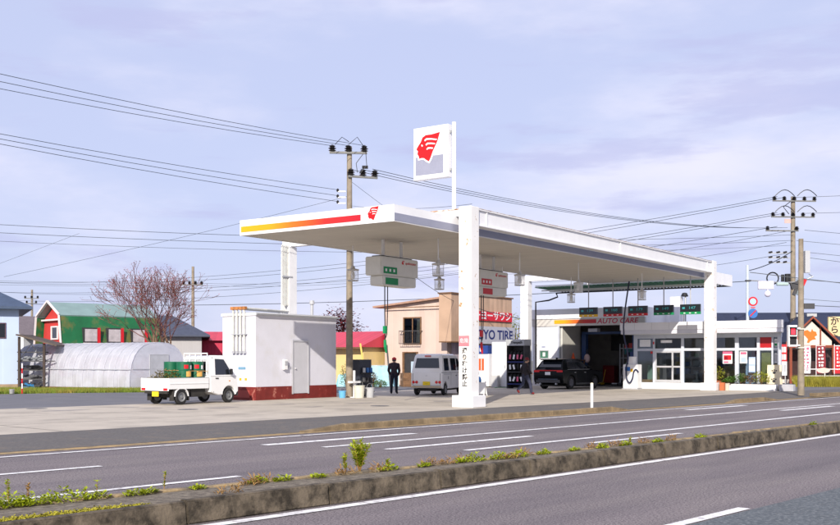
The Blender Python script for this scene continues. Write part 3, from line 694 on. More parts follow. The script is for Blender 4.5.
part('plinth_wall', shop, m_shopwhite, (0, .16, VR, VL, 0, .34)); part('header', shop, m_shopgrey, (0, .16, VR, VL, 2.80, 3.018))
MB().prism([(.163, VR+.06), (4.8, VR+.06+SK*4.637), (4.8, VR+.2+SK*4.637), (.163, VR+.2)], lambda a, b, t: (a, b, t), 0, 3.45).build('wall_right', m_shopwhite, shop); part('wall_left', shop, m_shopwhite, (.163, 1.55, VL-.14, VL, 0, 3.45)); part('wall_back', shop, m_int, (4.801, 4.94, VR+1.75, VL, 0, 3.45))
part('interior_floor', shop, m_floor, (.163, 4.79, VR+1.95, VL-.15, .02, .06), (.163, 2.5, VR+1.05, VR+1.949, .02, .06)); part('interior_ceiling', shop, mat('ceiling_tile', (.5, .5, .5), .8, .05), (.17, 4.79, VR+1.95, VL-.15, 2.95, 3.0), (.17, 2.5, VR+1.05, VR+1.949, 2.95, 3.0))
for v, w in [(4.88, .22), (3.79, .12), (2.13, .15), (.48, .14), (-.88, .20), (-2.02, .15), (-2.76, .10), (-3.1, .18)]:
    part('mullion', shop, m_shopgrey, (-.03, .13, v-w/2, v+w/2, .341, 2.798))
edges = [(4.77, 3.85), (3.73, 2.205), (2.055, .55), (.41, -.78), (-.98, -1.945), (-2.095, -2.71), (-2.81, -3.01)]
for k, (a, b) in enumerate(edges):
    part('transom', shop, m_shopgrey, (-.02, .12, b, a, 2.10, 2.24))
    top = part('window_pane', shop, glass if k != 5 else mat('red_panel', (.42, .015, .02), .3, .08), (.04, .05, b, a, 2.241, 2.797))
    if k != 1: part('window_pane', shop, glass, (.04, .05, b, a, .341, 2.099))
door = part('door', shop, alu, (-.01, .05, 2.66, 2.76, .36, 2.098), (-.01, .05, 3.64, 3.73, .36, 2.098), (-.01, .05, 2.21, 2.27, .36, 2.098), (-.01, .05, 2.761, 3.639, 2.0, 2.098), (-.01, .05, 2.761, 3.639, .36, .5), (-.01, .05, 2.761, 3.639, 1.18, 1.27), (-.01, .05, 2.271, 2.659, 2.0, 2.098), (-.01, .05, 2.271, 2.659, .36, .5), (-.01, .05, 2.271, 2.659, 1.18, 1.27))
for a, b in ((2.761, 3.639), (2.271, 2.659)):
    part('door_pane', door, glass, (.015, .022, a, b, .5, 1.18)); part('door_pane', door, glass, (.015, .022, a, b, 1.27, 2.0))
part('handle', door, grey_metal, (-.06, -.02, 2.70, 2.73, 1.0, 1.6))
fr = Fr((0, 0, 0), '-x')
rect('notice', shop, fr, -4.65, -4.0, 2.34, 2.74, white, .006, -.03)
rect('notice', shop, fr, -3.4, -2.75, 2.55, 2.70, white, .006, -.03)
rect('red_sticker', shop, fr, -3.98, -3.86, 1.95, 2.08, red, .006, .032); rect('red_sticker', shop, fr, -3.84, -3.76, 2.48, 2.62, red, .006, .032)
# interior furniture seen through the glass (shelves and counter belong to the shop)
part('counter', shop, mat('counter_wood', (.30, .20, .11), .5, .2), (2.2, 2.8, -.6, 2.0, .06, 1.05)); part('wall_shelf', shop, mat('shelf_grey', (.20, .21, .22), .6, .2), (4.3, 4.75, -1.2, 4.6, 1.2, 1.26), (4.3, 4.75, -1.2, 4.6, .7, .76), (4.3, 4.75, -1.2, 4.6, 1.7, 1.76))
rr = random.Random(5)
gm = [mat('goods_%s' % n, c, .5, .1) for n, c in (('white', (.6, .6, .6)), ('blue', (.05, .12, .35)), ('red', (.45, .03, .03)), ('yellow', (.5, .35, .04)), ('green', (.05, .2, .08)))]
for z in (.76, 1.26, 1.76):
    for k in range(10):
        v = -1.1 + k*.56 + rr.uniform(-.05, .05); part('shelf_goods', shop, rr.choice(gm), (4.36, 4.66, v, v+rr.uniform(.2, .45), z+.001, z+rr.uniform(.18, .36)))
part('cardboard_box', shop, mat('cardboard', (.42, .24, .11), .8, .12), (.25, .7, 3.95, 4.6, .061, .5))
part('filing_cabinet', shop, mat('pale_green_cabinet', (.30, .40, .30), .5, .06), (.4, .9, 4.0, 4.35, .061, 1.3)); part('filing_cabinet', shop, mat('tan_cabinet', (.45, .30, .10), .5, .06), (.5, 1.0, 3.86, 3.99, .061, 1.2))
part('window_bench', shop, wood, (.25, .7, .55, 1.1, .061, .85)); part('sofa', shop, dark, (.9, 1.6, .7, 1.9, .061, .5), (1.4, 1.6, .7, 1.9, .501, .9))
part('curtain', shop, mat('olive_curtain', (.28, .26, .05), .8, .2), (.2, .26, -2.7, -2.12, .4, 2.05)); part('display_stand', shop, mat('pale_blue_card', (.45, .55, .70), .5, .1), (.3, .5, -1.75, -1.25, .061, 1.6))
def poster(a0, a1, b0, b1, base, bits):
    p_ = rect('poster', shop, fr, a0, a1, b0, b1, base, .006, -.034)
    for (x0, x1, y0, y1, m_) in bits: rect('print', p_, fr, a0+(a1-a0)*x0, a0+(a1-a0)*x1, b0+(b1-b0)*y0, b0+(b1-b0)*y1, m_, .003, -.027)
pink_p = mat('pink_print', (.65, .12, .22), .5, .1)
poster(.1, .62, 1.4, 2.05, white, [(.0, 1, .8, 1, pink_p), (.1, .9, .3, .7, red), (.2, .5, .35, .6, navy), (.1, .6, .05, .2, pink_p)])
poster(1.02, 1.42, 1.42, 2.05, white, [(.1, .9, .75, .95, pink_p), (.15, .85, .1, .5, mat('pale_blue_print', (.4, .5, .7), .5, .05))])
poster(1.5, 1.85, .95, 1.75, mat('pale_blue_print', (.4, .5, .7), .5, .05), [(.1, .9, .55, .9, white), (.1, .9, .1, .4, white)])
poster(2.84, 2.99, 2.3, 2.7, white, [(.1, .9, .1, .4, green_lab), (.2, .8, .6, .8, grey_paint)]); poster(2.84, 2.99, 1.45, 1.95, white, [(.1, .9, .1, .9, grey_paint)]); poster(2.84, 2.99, 1.1, 1.35, yellow, [])
# step, planter, pots
part('step', shop, white_dirty, (-.9, -.004, .7, 4.7, 0.004, .12))
pl = thing('planter', 'low white concrete planter under the shop windows', 'planter', S(24.55, -1.75), ROT)
part('trough', pl, white_dirty, (-.22, .22, -1.45, 1.45, 0, .33), bevel=.015); part('soil', pl, mat('potting_soil', (.06, .04, .025), .95, .3), (-.17, .17, -1.4, 1.4, .331, .345))
pb2 = thing('planter', 'short grey stone block at the shop corner', 'planter', S(24.6, -3.7), ROT); part('block', pb2, mat('grey_block', (.42, .42, .45), .8, .1), (-.2, .2, -.36, .36, 0, .34), bevel=.01)
m_pot = mat('terracotta', (.45, .13, .05), .8, .15); m_leaf_y = mat('yellow_green_leaf', (.36, .38, .03), .6, .4, 14, trans=.3); m_leaf_g = mat('garden_leaf', (.10, .22, .03), .6, .45, 14, trans=.25); m_leaf_b = mat('bronze_leaf', (.20, .12, .05), .6, .4, 14, trans=.2)
def potted(u, v, z, r, h, ph_, m, lab, pot=True, name='potted_plant', potm=None):
    t = thing(name, lab, 'plant', S(u, v, z), ROT, 'plants in front of the shop')
    if pot:
        mb = MB(); mb.lathe([(0, .0), (r*.55, .0), (r*.75, ph_), (r*.82, ph_), (r*.82, ph_-.03), (r*.6, ph_-.04), (0, ph_-.04)], 12); mb.build('pot', potm or m_pot, t, smooth=True)
    st = MB(); lf = MB()
    for k in range(7):
        a = rr.uniform(0, 6.28); tip = Vector((math.cos(a)*r*.8, math.sin(a)*r*.8, ph_ + h*rr.uniform(.6, 1))); st.tube([(0, 0, ph_-.03), tip*.6 + Vector((0, 0, ph_*.3)), tip], [.012, .008, .004], 4)
    for k in range(260):
        a = rr.uniform(0, 6.28); q = r*1.25*math.sqrt(rr.random()); zz = ph_ + .04 + h*(rr.random()**.8)*(1-.4*(q/r/1.25)**2)
        leaf(lf, Vector((q*math.cos(a), q*math.sin(a), zz)), rdir(rr, .25), Vector((0, 0, 1)), rr.uniform(.07, .15), .03)
    st.build('stem', wood, t); lf.build('foliage', m, t, recalc=False)
potted(24.5, -.05, 0, .36, .75, .5, m_leaf_y, 'large yellow green bush in a terracotta pot beside the column')
potted(24.7, .32, 0, .2, .4, .3, m_leaf_b, 'bronze leaved plant in a small pot tucked beside the column')
potted(24.55, -.8, .346, .22, .3, .02, m_leaf_g, 'small green plant at the column end of the planter', False)
potted(24.55, -1.35, .346, .3, .5, .02, m_leaf_g, 'round green shrub in the planter', False)
potted(24.5, -1.85, .346, .24, .5, .02, m_leaf_b, 'bronze shrub in the planter between two green ones', False)
potted(24.55, -2.4, .346, .34, .62, .02, m_leaf_y, 'bright yellow green shrub in the planter, largest there', False)
bucket(24.0, -.35, .18, .3, white, 'white bucket standing before the shop planter')
potted(24.05, -.75, 0, .2, .12, .38, m_leaf_g, 'pale stone pot with a low plant before the planter', True, potm=mat('pale_stone_pot', (.55, .50, .42), .8, .1))
tb = MB(); tb.box(-.12, .12, -.12, .12, 0, .42); place(tag(tb.build('terracotta_block', m_pot, bevel=.01), 'upright terracotta block next to the column plinth', 'block'), S(23.75, -.62), ROT)
ab = thing('paw_board', 'cream sandwich board with dark paw prints beside the planter', 'sign board', S(24.9, -2.95, 0), ROT)
lean = Matrix.Rotation(R(8), 4, 'Y')
mb = MB(); mb.box(-.02, .02, -.36, .36, .06, 1.35, Matrix.Translation((-.1, 0, 0)) @ lean); mb.build('front_board', cream, ab)
mb = MB(); mb.box(-.02, .02, -.36, .36, .06, 1.35, Matrix.Translation((.27, 0, 0)) @ Matrix.Rotation(R(-8), 4, 'Y')); mb.build('back_board', cream, ab)
for cz in (.95, .5):
    mb = MB()
    for (y, z, r_) in ((0, 0, .08), (-.1, .1, .04), (0, .13, .04), (.1, .1, .04)):
        mb.prism([(r_*math.cos(k*.628), r_*math.sin(k*.628)) for k in range(10)], lambda a, b, t: Matrix.Translation((-.1, 0, 0)) @ lean @ Vector((-.021-t, y+a, cz+z+b)), 0, .006)
    mb.build('paw_print', dark, ab)
for x in (-.13, .28): part('foot_rail', ab, dark, (x, x+.03, -.36, .36, 0, .07))
# roof equipment
ru = thing('roof_tank', 'white boxed roof unit with a black cowl above the shop', 'roof unit', S(30.0, 4.3, 3.62), ROT); part('box', ru, m_shopwhite, (-.3, .3, -.3, .3, 0, 1.75), bevel=.02); MB().cyl((-.0, -.55, .0), (0, -.55, 1.75), .05, n=8).build('flue', grey_metal, ru)
mb = MB(); mb.lathe([(0, 2.0), (.14, 1.97), (.22, 1.80), (.2, 1.76), (0, 1.76)], 12, (0, -.5, 0)); mb.build('cowl', black, ru, smooth=True)

# ================================================================== WORKSHOP
ws = thing('workshop', 'white workshop bay with open front and yellow to red stripe above', 'workshop', S(27, 0), ROT)
BL, BR = 12.45, 5.02; HB = 4.70
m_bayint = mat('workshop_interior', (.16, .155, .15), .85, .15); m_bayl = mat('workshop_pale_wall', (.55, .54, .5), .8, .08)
part('parapet', ws, m_shopwhite, (-.12, .12, BR, BL+.1, 4.10, HB), bevel=.01); part('header', ws, mat('header_beige', (.55, .53, .50), .5, .06), (-.06, .12, BR, BL, 3.66, 4.098))
hs = MB(); hs.box(-.075, -.062, 8.1, 10.9, 3.80, 4.03); hs.build('header_stripe', stripe_m, ws)
fr = Fr((-.06, 0, 0), '-x'); text('lettering', ws, fr, 'AUTO CARE', .42, mat('dark_red_print', (.45, .02, .06), .5, .05), -6.75, 3.90, .004, sx=1.1, bold=.008, shear=.2)
part('front_wall_left', ws, m_shopwhite, (0, .12, 10.7, BL, 0, 3.658)); part('jamb', ws, m_shopgrey, (-.05, .14, 10.58, 10.698, 0, 3.658))
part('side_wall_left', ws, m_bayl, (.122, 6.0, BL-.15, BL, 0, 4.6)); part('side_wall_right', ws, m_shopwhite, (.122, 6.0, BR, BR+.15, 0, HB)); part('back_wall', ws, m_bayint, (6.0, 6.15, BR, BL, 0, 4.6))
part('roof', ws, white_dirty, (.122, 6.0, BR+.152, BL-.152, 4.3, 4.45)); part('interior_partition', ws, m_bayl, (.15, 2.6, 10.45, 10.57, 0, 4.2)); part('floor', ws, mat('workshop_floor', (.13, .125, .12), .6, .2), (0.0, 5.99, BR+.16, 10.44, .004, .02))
wd = part('wall_window', ws, mat('window_poster_green', (.06, .16, .11), .4, .2), (-.02, -.003, 11.35, 11.9, 1.72, 2.15)); part('frame', wd, alu, (-.04, -.021, 11.29, 11.345, 1.66, 2.21), (-.04, -.021, 11.905, 11.96, 1.66, 2.21), (-.04, -.021, 11.346, 11.904, 2.152, 2.21), (-.04, -.021, 11.346, 11.904, 1.66, 1.718)); rect('pane_print', wd, Fr((-.02, 0, 0), '-x'), -11.72, -11.55, 1.82, 2.06, white, .004, .002)
part('wall_lamp', ws, m_shopwhite, (-.3, -.003, 12.1, 12.3, 2.55, 2.68), (-.25, -.15, 12.15, 12.25, 2.45, 2.549)); part('wall_plate', ws, mat('blue_grey_plate', (.35, .38, .5), .5, .1), (-.015, -.003, 11.55, 11.8, 2.35, 2.47))
part('ceiling_lamp', ws, grey_paint, (.5, .9, 8.3, 8.9, 3.30, 3.5))
# workshop furniture
tv = MB(); tv.box(5.3, 5.4, 7.6, 9.6, 2.2, 3.2); tv.build('wall_panel', black, ws)
part('parts_shelf', ws, dark, (5.0, 5.9, 5.4, 7.2, 1.0, 1.06), (5.0, 5.9, 5.4, 7.2, 1.7, 1.76), (5.0, 5.9, 5.4, 7.2, 2.4, 2.46), (5.0, 5.08, 5.4, 5.48, 0.021, 2.6), (5.0, 5.08, 7.12, 7.2, 0.021, 2.6))
for i in range(16): v = 5.5+rr.uniform(0, 1.4); z = (1.06, 1.76, 2.46)[i % 3]; part('parts_box', ws, rr.choice(gm+[red, dark]), (5.05, 5.4, v, v+rr.uniform(.15, .35), z+.001, z+rr.uniform(.2, .42)))
tc_ = thing('tool_cabinet', 'red tool cabinet inside the dark workshop', 'tool cabinet', S(32.2, 9.6), ROT); part('body', tc_, mat('tool_red', (.13, .008, .01), .4, .1), (-.3, .3, -.4, .4, .12, 1.25), bevel=.01)
for k in range(5): part('drawer', tc_, mat('drawer_red', (.18, .01, .012), .4, .05), (-.315, -.302, -.36, .36, .18+.2*k, .35+.2*k))
for sx_ in (-.2, .2): part('castor', tc_, black, (sx_-.04, sx_+.04, -.3, .3, .021, .119))
sg2 = thing('teal_panel', 'small teal notice board hanging in the workshop', 'notice board', S(31.5, 8.0, 1.95), ROT); part('board', sg2, mat('teal', (.03, .25, .28), .5, .1), (-.03, .03, -.3, .3, 0, .45)); part('cord', sg2, dark, (-.005, .005, -.25, -.24, .45, 2.35), (-.005, .005, .24, .25, .45, 2.35))
def tyre_mesh(r=.32, w=.2, ri=.2):
    mb = MB(); mb.lathe([(ri, -w/2), (r-.03, -w/2), (r, -w/2+.03), (r, w/2-.03), (r-.03, w/2), (ri, w/2), (ri, -w/2)], 20); return mb
tyme = tyre_mesh().mesh('tyre', rubber, smooth=True)
for i in range(4):
    o = bpy.data.objects.new('loose_tyre', tyme); COL.objects.link(o); place(o, S(29.2, 6.0, .125 + .201*i), 0); tag(o, 'black tyre lying in the pile inside the workshop', 'tyre', 'tyres piled in the workshop')
cn = MB(); cn.lathe([(0, .42), (.025, .42), (.12, .05), (.19, .05), (.19, 0), (0, 0)], 12); place(tag(cn.build('traffic_cone', mat('orange_red', (.75, .10, .02), .5, .05), smooth=True), 'red cone standing on a shelf by the workshop partition', 'cone'), S(28.1, 10.2, 1.62), ROT)
stl = thing('work_bench', 'narrow brown bench along the workshop partition', 'bench', S(28.3, 10.15), ROT); part('top', stl, wood, (-.8, .9, -.25, .25, 1.55, 1.62))
for x in (-.7, .8):
    for y in (-.2, .2): part('leg', stl, wood, (x-.03, x+.03, y-.03, y+.03, .021, 1.549))
part('lower_board', stl, wood, (-.69, .79, -.2, .2, .6, .63))

# more gear in the workshop
wk = thing('steel_shelving', 'steel shelving crowded with parts inside the workshop', 'shelving', S(30.6, 7.2), ROT)
for y in (-.9, .9):
    for x in (-.25, .25): part('upright', wk, grey_paint, (x-.025, x+.025, y-.025, y+.025, .021, 2.6))
for z in (.5, 1.1, 1.7, 2.3): part('shelf', wk, grey_paint, (-.25, .25, -.87, .87, z, z+.04))
for z in (.54, 1.14, 1.74, 2.34):
    y = -.85
    while y < .6: w_ = rr.uniform(.12, .4); part('parts_box', wk, rr.choice(gm + [red, white, dark]), (-.22, .2, y, y+w_, z+.001, z+rr.uniform(.15, .42))); y += w_ + rr.uniform(.02, .15)
lf_ = thing('car_lift', 'two post car lift with blue posts inside the workshop', 'car lift', S(29.5, 8.6), ROT)
for y in (-1.9, 1.5): part('post', lf_, mat('lift_blue', (.03, .07, .2), .4, .1), (-.15, .15, y-.15, y+.15, .021, 3.2)); part('arm', lf_, dark, (-.6, .6, y-.08, y+.08, .3, .4))
part('top_beam', lf_, MATS['lift_blue'], (-.1, .1, -2.05, 1.65, 3.201, 3.35))
for i, (y, m_) in enumerate(((6.4, dark), (7.6, grey_metal), (8.9, mat('jack_yellow', (.45, .28, .02), .5, .1)))):
    tj = thing('floor_jack', ('black', 'grey', 'yellow')[i] + ' trolley jack on the workshop floor', 'jack', S(28.6 + .3*i, y), ROT); part('frame', tj, m_, (-.5, .4, -.16, .16, .08, .2)); mb = MB(); mb.tube([(.35, 0, .18), (.75, 0, 1.0)], .02, 6); mb.build('handle', m_, tj)
    for x in (-.45, .3): mb = MB(); mb.cyl((x, -.19, .1), (x, .19, .1), .078, n=10); mb.build('wheel', black, tj)
sk = thing('cloth_bag', 'pale bag hanging on the workshop lift', 'bag', S(29.3, 9.85, 1.5), ROT); mb = MB(); mb.ball((0, 0, .2), (.16, .2, .28), 10, 6); mb.build('sack', mat('pale_pink_cloth', (.6, .45, .45), .8, .1), sk, smooth=True); part('strap', sk, dark, (-.02, .02, -.02, .02, .45, .8))

# fuel dispenser
dp_ = thing('fuel_dispenser', 'white fuel dispenser with a black looped hose beside the shop', 'fuel pump', S(23.5, 4.3), ROT)
part('cabinet', dp_, white_dirty, (-.3, .3, -.42, .42, .05, 1.36), bevel=.02, seg=2); part('base', dp_, grey_paint, (-.33, .33, -.45, .45, 0, .049)); fr = Fr((-.3, 0, 0), '-x')
rect('control_panel', dp_, fr, -.3, .0, 1.0, 1.22, blue, .008, .001); rect('warning_sticker', dp_, fr, .02, .16, .95, 1.12, yellow, .006, .002); part('top_pod', dp_, white, (-.2, .2, -.16, .16, 1.361, 1.78), bevel=.02)
mb = MB(); mb.tube(smooth_path([(-.2, .1, 5.9), (-.28, .40, 3.4), (-.3, .12, 1.85), (-.36, .20, 1.2), (-.40, .16, .6), (-.42, -.02, .36), (-.40, -.18, .6), (-.38, -.24, .95), (-.36, -.36, 1.08), (-.34, -.5, .92)]), .042, 6); mb.build('hose', mat('dark_blue_hose', (.015, .02, .06), .4, .1), dp_)

# tyre rack, panels and gear behind the van
rk = thing('tyre_rack', 'tall tyre display rack with grey header stacked with tyres', 'rack', (5.54, 58.5, 0), ROT)
part('frame', rk, dark, (-.35, .35, .52, .57, 0, 2.4), (-.35, .35, -.57, -.52, 0, 2.4), (.3, .35, -.519, .519, .02, 2.4)); part('header', rk, mat('rack_header_grey', (.40, .41, .42), .5, .06), (-.4, .36, -.6, .6, 2.401, 2.75)); part('shelf', rk, navy, (-.35, .299, -.519, .519, .22, .28)); part('shelf', rk, dark, (-.35, .299, -.519, .519, .9, .95), ); part('shelf', rk, navy, (-.35, .299, -.519, .519, 1.45, 1.52))
text('header_lettering', rk, Fr((-.4, 0, 0), '-x'), 'Tranpath', .2, black, .1, 2.58, .004, bold=.006)
for z in (.281, .951, 1.521):
    for y in (-.36, -.12, .12, .36):
        mb = tyre_mesh(.30, .17, .19); o = mb.build('tyre', rubber, rk, smooth=True); o.rotation_euler = (R(90), 0, 0); o.location = (-.02, y*.98, z+.302)
        if random.random() < .8:
            l_ = MB(); l_.box(-.335, -.322, y-.06, y+.05, z+.12, z+.38, Matrix.Translation((0, y, z+.25)) @ Matrix.Rotation(random.uniform(-.5, .5), 4, 'X') @ Matrix.Translation((0, -y, -z-.25))); l_.build('tyre_tag', random.choice([white, white, pink_p, yellow]), rk)
wp = thing('white_locker', 'plain bright white storage locker beside the tyre rack', 'locker', S(22.85, 12.2), ROT); part('body', wp, white, (-.3, .5, -.5, .5, .05, 2.65), bevel=.01); part('plinth', wp, grey_paint, (-.28, .48, -.48, .48, 0, .049)); part('handle', wp, grey_metal, (-.33, -.301, -.4, -.36, 1.1, 1.3))
gb = MB(); gb.box(-.15, .15, -.22, .22, 0, .72); place(tag(gb.build('grey_bin', mat('pale_grey_bin', (.5, .5, .5), .5, .06), bevel=.02), 'small pale grey bin in front of the white locker', 'bin'), S(22.3, 12.3), ROT)
mh = thing('vending_machine', 'white machine with blue top panel and red poster behind the van', 'machine', S(22.75, 13.9), ROT)
part('body', mh, m_shopwhite, (-.3, .5, -1.05, .8, .05, 1.95), bevel=.01); part('top_panel', mh, mat('deep_blue_panel', (.02, .05, .22), .4, .08), (-.34, .5, -1.0, .75, 1.96, 2.45)); part('feet', mh, dark, (-.25, .45, -1.0, .75, 0, .049))
fr = Fr((-.3, 0, 0), '-x'); rect('red_poster', mh, fr, .32, .72, .98, 1.68, mat('orange_red', (.7, .1, .03), .5, .05), .006, .001); rect('poster_print', mh, fr, .52, .56, 1.0, 1.66, white, .004, .008); rect('grey_poster', mh, fr, -.1, .22, 1.05, 1.62, mat('grey_print', (.5, .55, .62), .5, .08), .006, .001)
rect('panel_print', mh, Fr((-.34, 0, 0), '-x'), .45, .65, 2.1, 2.32, white, .004, .001); rect('panel_print', mh, Fr((-.34, 0, 0), '-x'), .1, .25, 2.05, 2.2, red, .004, .001)
cp = thing('air_compressor', 'blue air compressor with dark motor beside the white machine', 'compressor', S(20.4, 12.7), ROT)
mb = MB(); mb.cyl((0, -.45, .42), (0, .45, .42), .25, n=16); mb.build('tank', blue, cp, smooth=True); part('hood', cp, mat('sky_blue_paint', (.04, .30, .60), .45, .06), (-.25, .25, .05, .65, .7, 1.35), bevel=.03); mb = MB(); mb.cyl((0, -.35, .85), (0, .04, .85), .18, n=12); mb.build('motor', dark, cp, smooth=True)
mb = MB(); mb.cyl((-.25, -.3, 1.05), (-.21, -.3, 1.05), .26, n=16); mb.build('flywheel', black, cp)
for x in (-.16, .16):
    for y in (-.35, .35): part('foot', cp, dark, (x-.03, x+.03, y-.03, y+.03, 0, .25))
tr = thing('white_trestle', 'small white folding trestle sign beside the lettered column', 'sign board', S(9.6, 5.4), ROT)
for sgn in (-1, 1):
    mb = MB(); M_ = Matrix.Translation((sgn*.14, 0, 0)) @ Matrix.Rotation(R(-sgn*14), 4, 'Y'); mb.box(-.012, .012, -.2, .2, .1, .62, M_); mb.box(-.014, .014, -.2, -.16, 0, .66, M_); mb.box(-.014, .014, .16, .2, 0, .66, M_); mb.build('panel', white, tr)
hs_ = MB(); hs_.tube([(0, 0, .02), (.3, .3, .02), (.6, .1, .02), (.9, -.3, .02), (1.3, -.2, .02), (1.5, .1, .15), (1.5, .1, .5)], .02, 6); place(tag(hs_.build('green_hose', mat('green_hose', (.02, .22, .09), .5, .1)), 'green hose lying on the ground before the tyre rack', 'hose'), S(21.2, 11.6), ROT)
bo = thing('marker_post', 'white marker post standing at the end of the raised kerb', 'post', P(29.3, 18.75, .02), RROT)
MB().cyl((0, 0, 0), (0, 0, .80), .047, n=12).build('post', white, bo, smooth=True); mb = MB(); mb.ball((0, 0, .80), (.055, .055, .03)); mb.build('cap', cream, bo, smooth=True)
# ================================================================== VEHICLES
car_white = mat('white_car_paint', (.80, .80, .80), .25, .02, spec=.5, coat=.5)
car_silver = mat('pale_silver_paint', (.66, .68, .70), .25, .02, spec=.5, coat=.4)
car_black = mat('black_car_paint', (.0025, .003, .0045), .25, .1, spec=.14, coat=0)
under = mat('underbody', (.03, .028, .026), .85, .3); plate_y = mat('yellow_plate', (.85, .62, .02), .5, .03); tail_red = mat('tail_lamp_red', (.62, .01, .015), .2, .06); amber = mat('amber_lens', (.7, .25, .01), .2, .05); rim_m = mat('steel_rim', (.24, .245, .25), .5, .15, metal=.3); bumper_dark = mat('dark_bumper', (.05, .05, .055), .55, .15)

def arc(cx, r, z0, n=10):           # wheel arch cut-out on the sill line, front to back
    zc = .30; a0 = math.asin(max(-1, min(1, (z0-zc)/r)))
    return [(cx + r*math.cos(a0 + (math.pi-2*a0)*i/n), zc + r*math.sin(a0 + (math.pi-2*a0)*i/n)) for i in range(n+1)]
def shell(mb, prof, w, r=.03):
    n = len(prof); cx = sum(p[0] for p in prof)/n; cz = sum(p[1] for p in prof)/n
    area = sum(prof[i][0]*prof[(i+1) % n][1]-prof[(i+1) % n][0]*prof[i][1] for i in range(n))
    sg = 1 if area > 0 else -1; ins = []
    for i in range(n):
        a = Vector((prof[i-1][0], prof[i-1][1])); b = Vector(prof[i]); c = Vector(prof[(i+1) % n])
        d1 = (b-a).normalized(); d2 = (c-b).normalized(); t = d1+d2
        t = t.normalized() if t.length > 1e-5 else d1
        nn_ = Vector((-t.y, t.x))*sg; ins.append((b.x+nn_.x*r, b.y+nn_.y*r))
    rings = []
    for y_s, pr, off in ((-1, ins, 0), (-1, prof, r), (1, prof, r), (1, ins, 0)):
        rings.append([(x, y_s*(w(z)-off), z) for (x, z) in pr])
    vs = sum(rings, []); fs = [tuple(range(n)), tuple(range(3*n, 4*n))[::-1]]
    for k in range(3): fs += [(k*n+i, k*n+(i+1) % n, (k+1)*n+(i+1) % n, (k+1)*n+i) for i in range(n)]
    mb.add(vs, fs)
def wheel(parent, x, y, r, w, side, rimm=rim_m, spokes=0):
    o = thing_part = None
    mb = MB(); prof = [(r*.62, -w/2), (r-.03, -w/2), (r, -w/2+.03), (r, w/2-.03), (r-.03, w/2), (r*.62, w/2), (r*.62, -w/2)]; mb.lathe(prof, 22)
    wh = mb.build('wheel', rubber, parent, smooth=True); wh.rotation_euler = (R(90), 0, 0); wh.location = (x, y, r)
    rm = MB(); s = -side; z = s*(w/2)   # outer face in the wheel's own axis
    rm.lathe([(0, z*.45), (r*.2, z*.48), (r*.42, z*.25), (r*.54, z*.9), (r*.57, z*.95), (r*.625, z*.9), (r*.625, -z*.9), (0, -z*.9)], 20)
    ro = rm.build('rim', rimm, wh, smooth=True)
    hb = MB(); hb.cyl((0, 0, z*.6), (0, 0, z*.95), r*.17, n=10)
    if spokes:
        for k in range(spokes): a = 6.283*k/spokes; hb.box(.03, r*.6, -.035, .035, min(z*.8, z*.97), max(z*.8, z*.97), Matrix.Rotation(a, 4, 'Z'))
    else:
        for k in range(8): a = 6.283*k/8; hb.cyl((r*.42*math.cos(a), r*.42*math.sin(a), z*.55), (r*.42*math.cos(a), r*.42*math.sin(a), z*.62), r*.06, n=6)
    hb.build('hub', rim_m if not spokes else rimm, wh)
    return wh
def sidepane(name, parent, m, pts, w, side, out=.006, t=.006):
    mb = MB(); n = len(pts); vs = [(x, side*(w(z)+out), z) for x, z in pts] + [(x, side*(w(z)-t), z) for x, z in pts]
    mb.add(vs, [tuple(range(n)), tuple(range(n, 2*n))[::-1]] + [(k, (k+1) % n, n+(k+1) % n, n+k) for k in range(n)]); return mb.build(name, m, parent)
def slopepane(name, parent, m, p_lo, p_hi, ylo, yhi, out=.008):
    # p=(x,z) low and high ends, half-widths; slab just outside the slope
    d = Vector((p_hi[0]-p_lo[0], 0, p_hi[1]-p_lo[1])).normalized(); nrm = Vector((-d.z, 0, d.x)); 
    if nrm.z < 0: nrm = -nrm
    if abs(nrm.z) < .05: nrm = Vector((-1, 0, 0)) if p_lo[0] < 0 else Vector((1, 0, 0))
    a = Vector((p_lo[0], 0, p_lo[1])); b = Vector((p_hi[0], 0, p_hi[1])); Y = Vector((0, 1, 0)); vs = []
    for k in (out, -.01): vs += [a+nrm*k-Y*ylo, a+nrm*k+Y*ylo, b+nrm*k+Y*yhi, b+nrm*k-Y*yhi]
    return MB().add(vs, [(0,1,2,3),(7,6,5,4),(0,1,5,4),(1,2,6,5),(2,3,7,6),(3,0,4,7)]).build(name, m, parent)

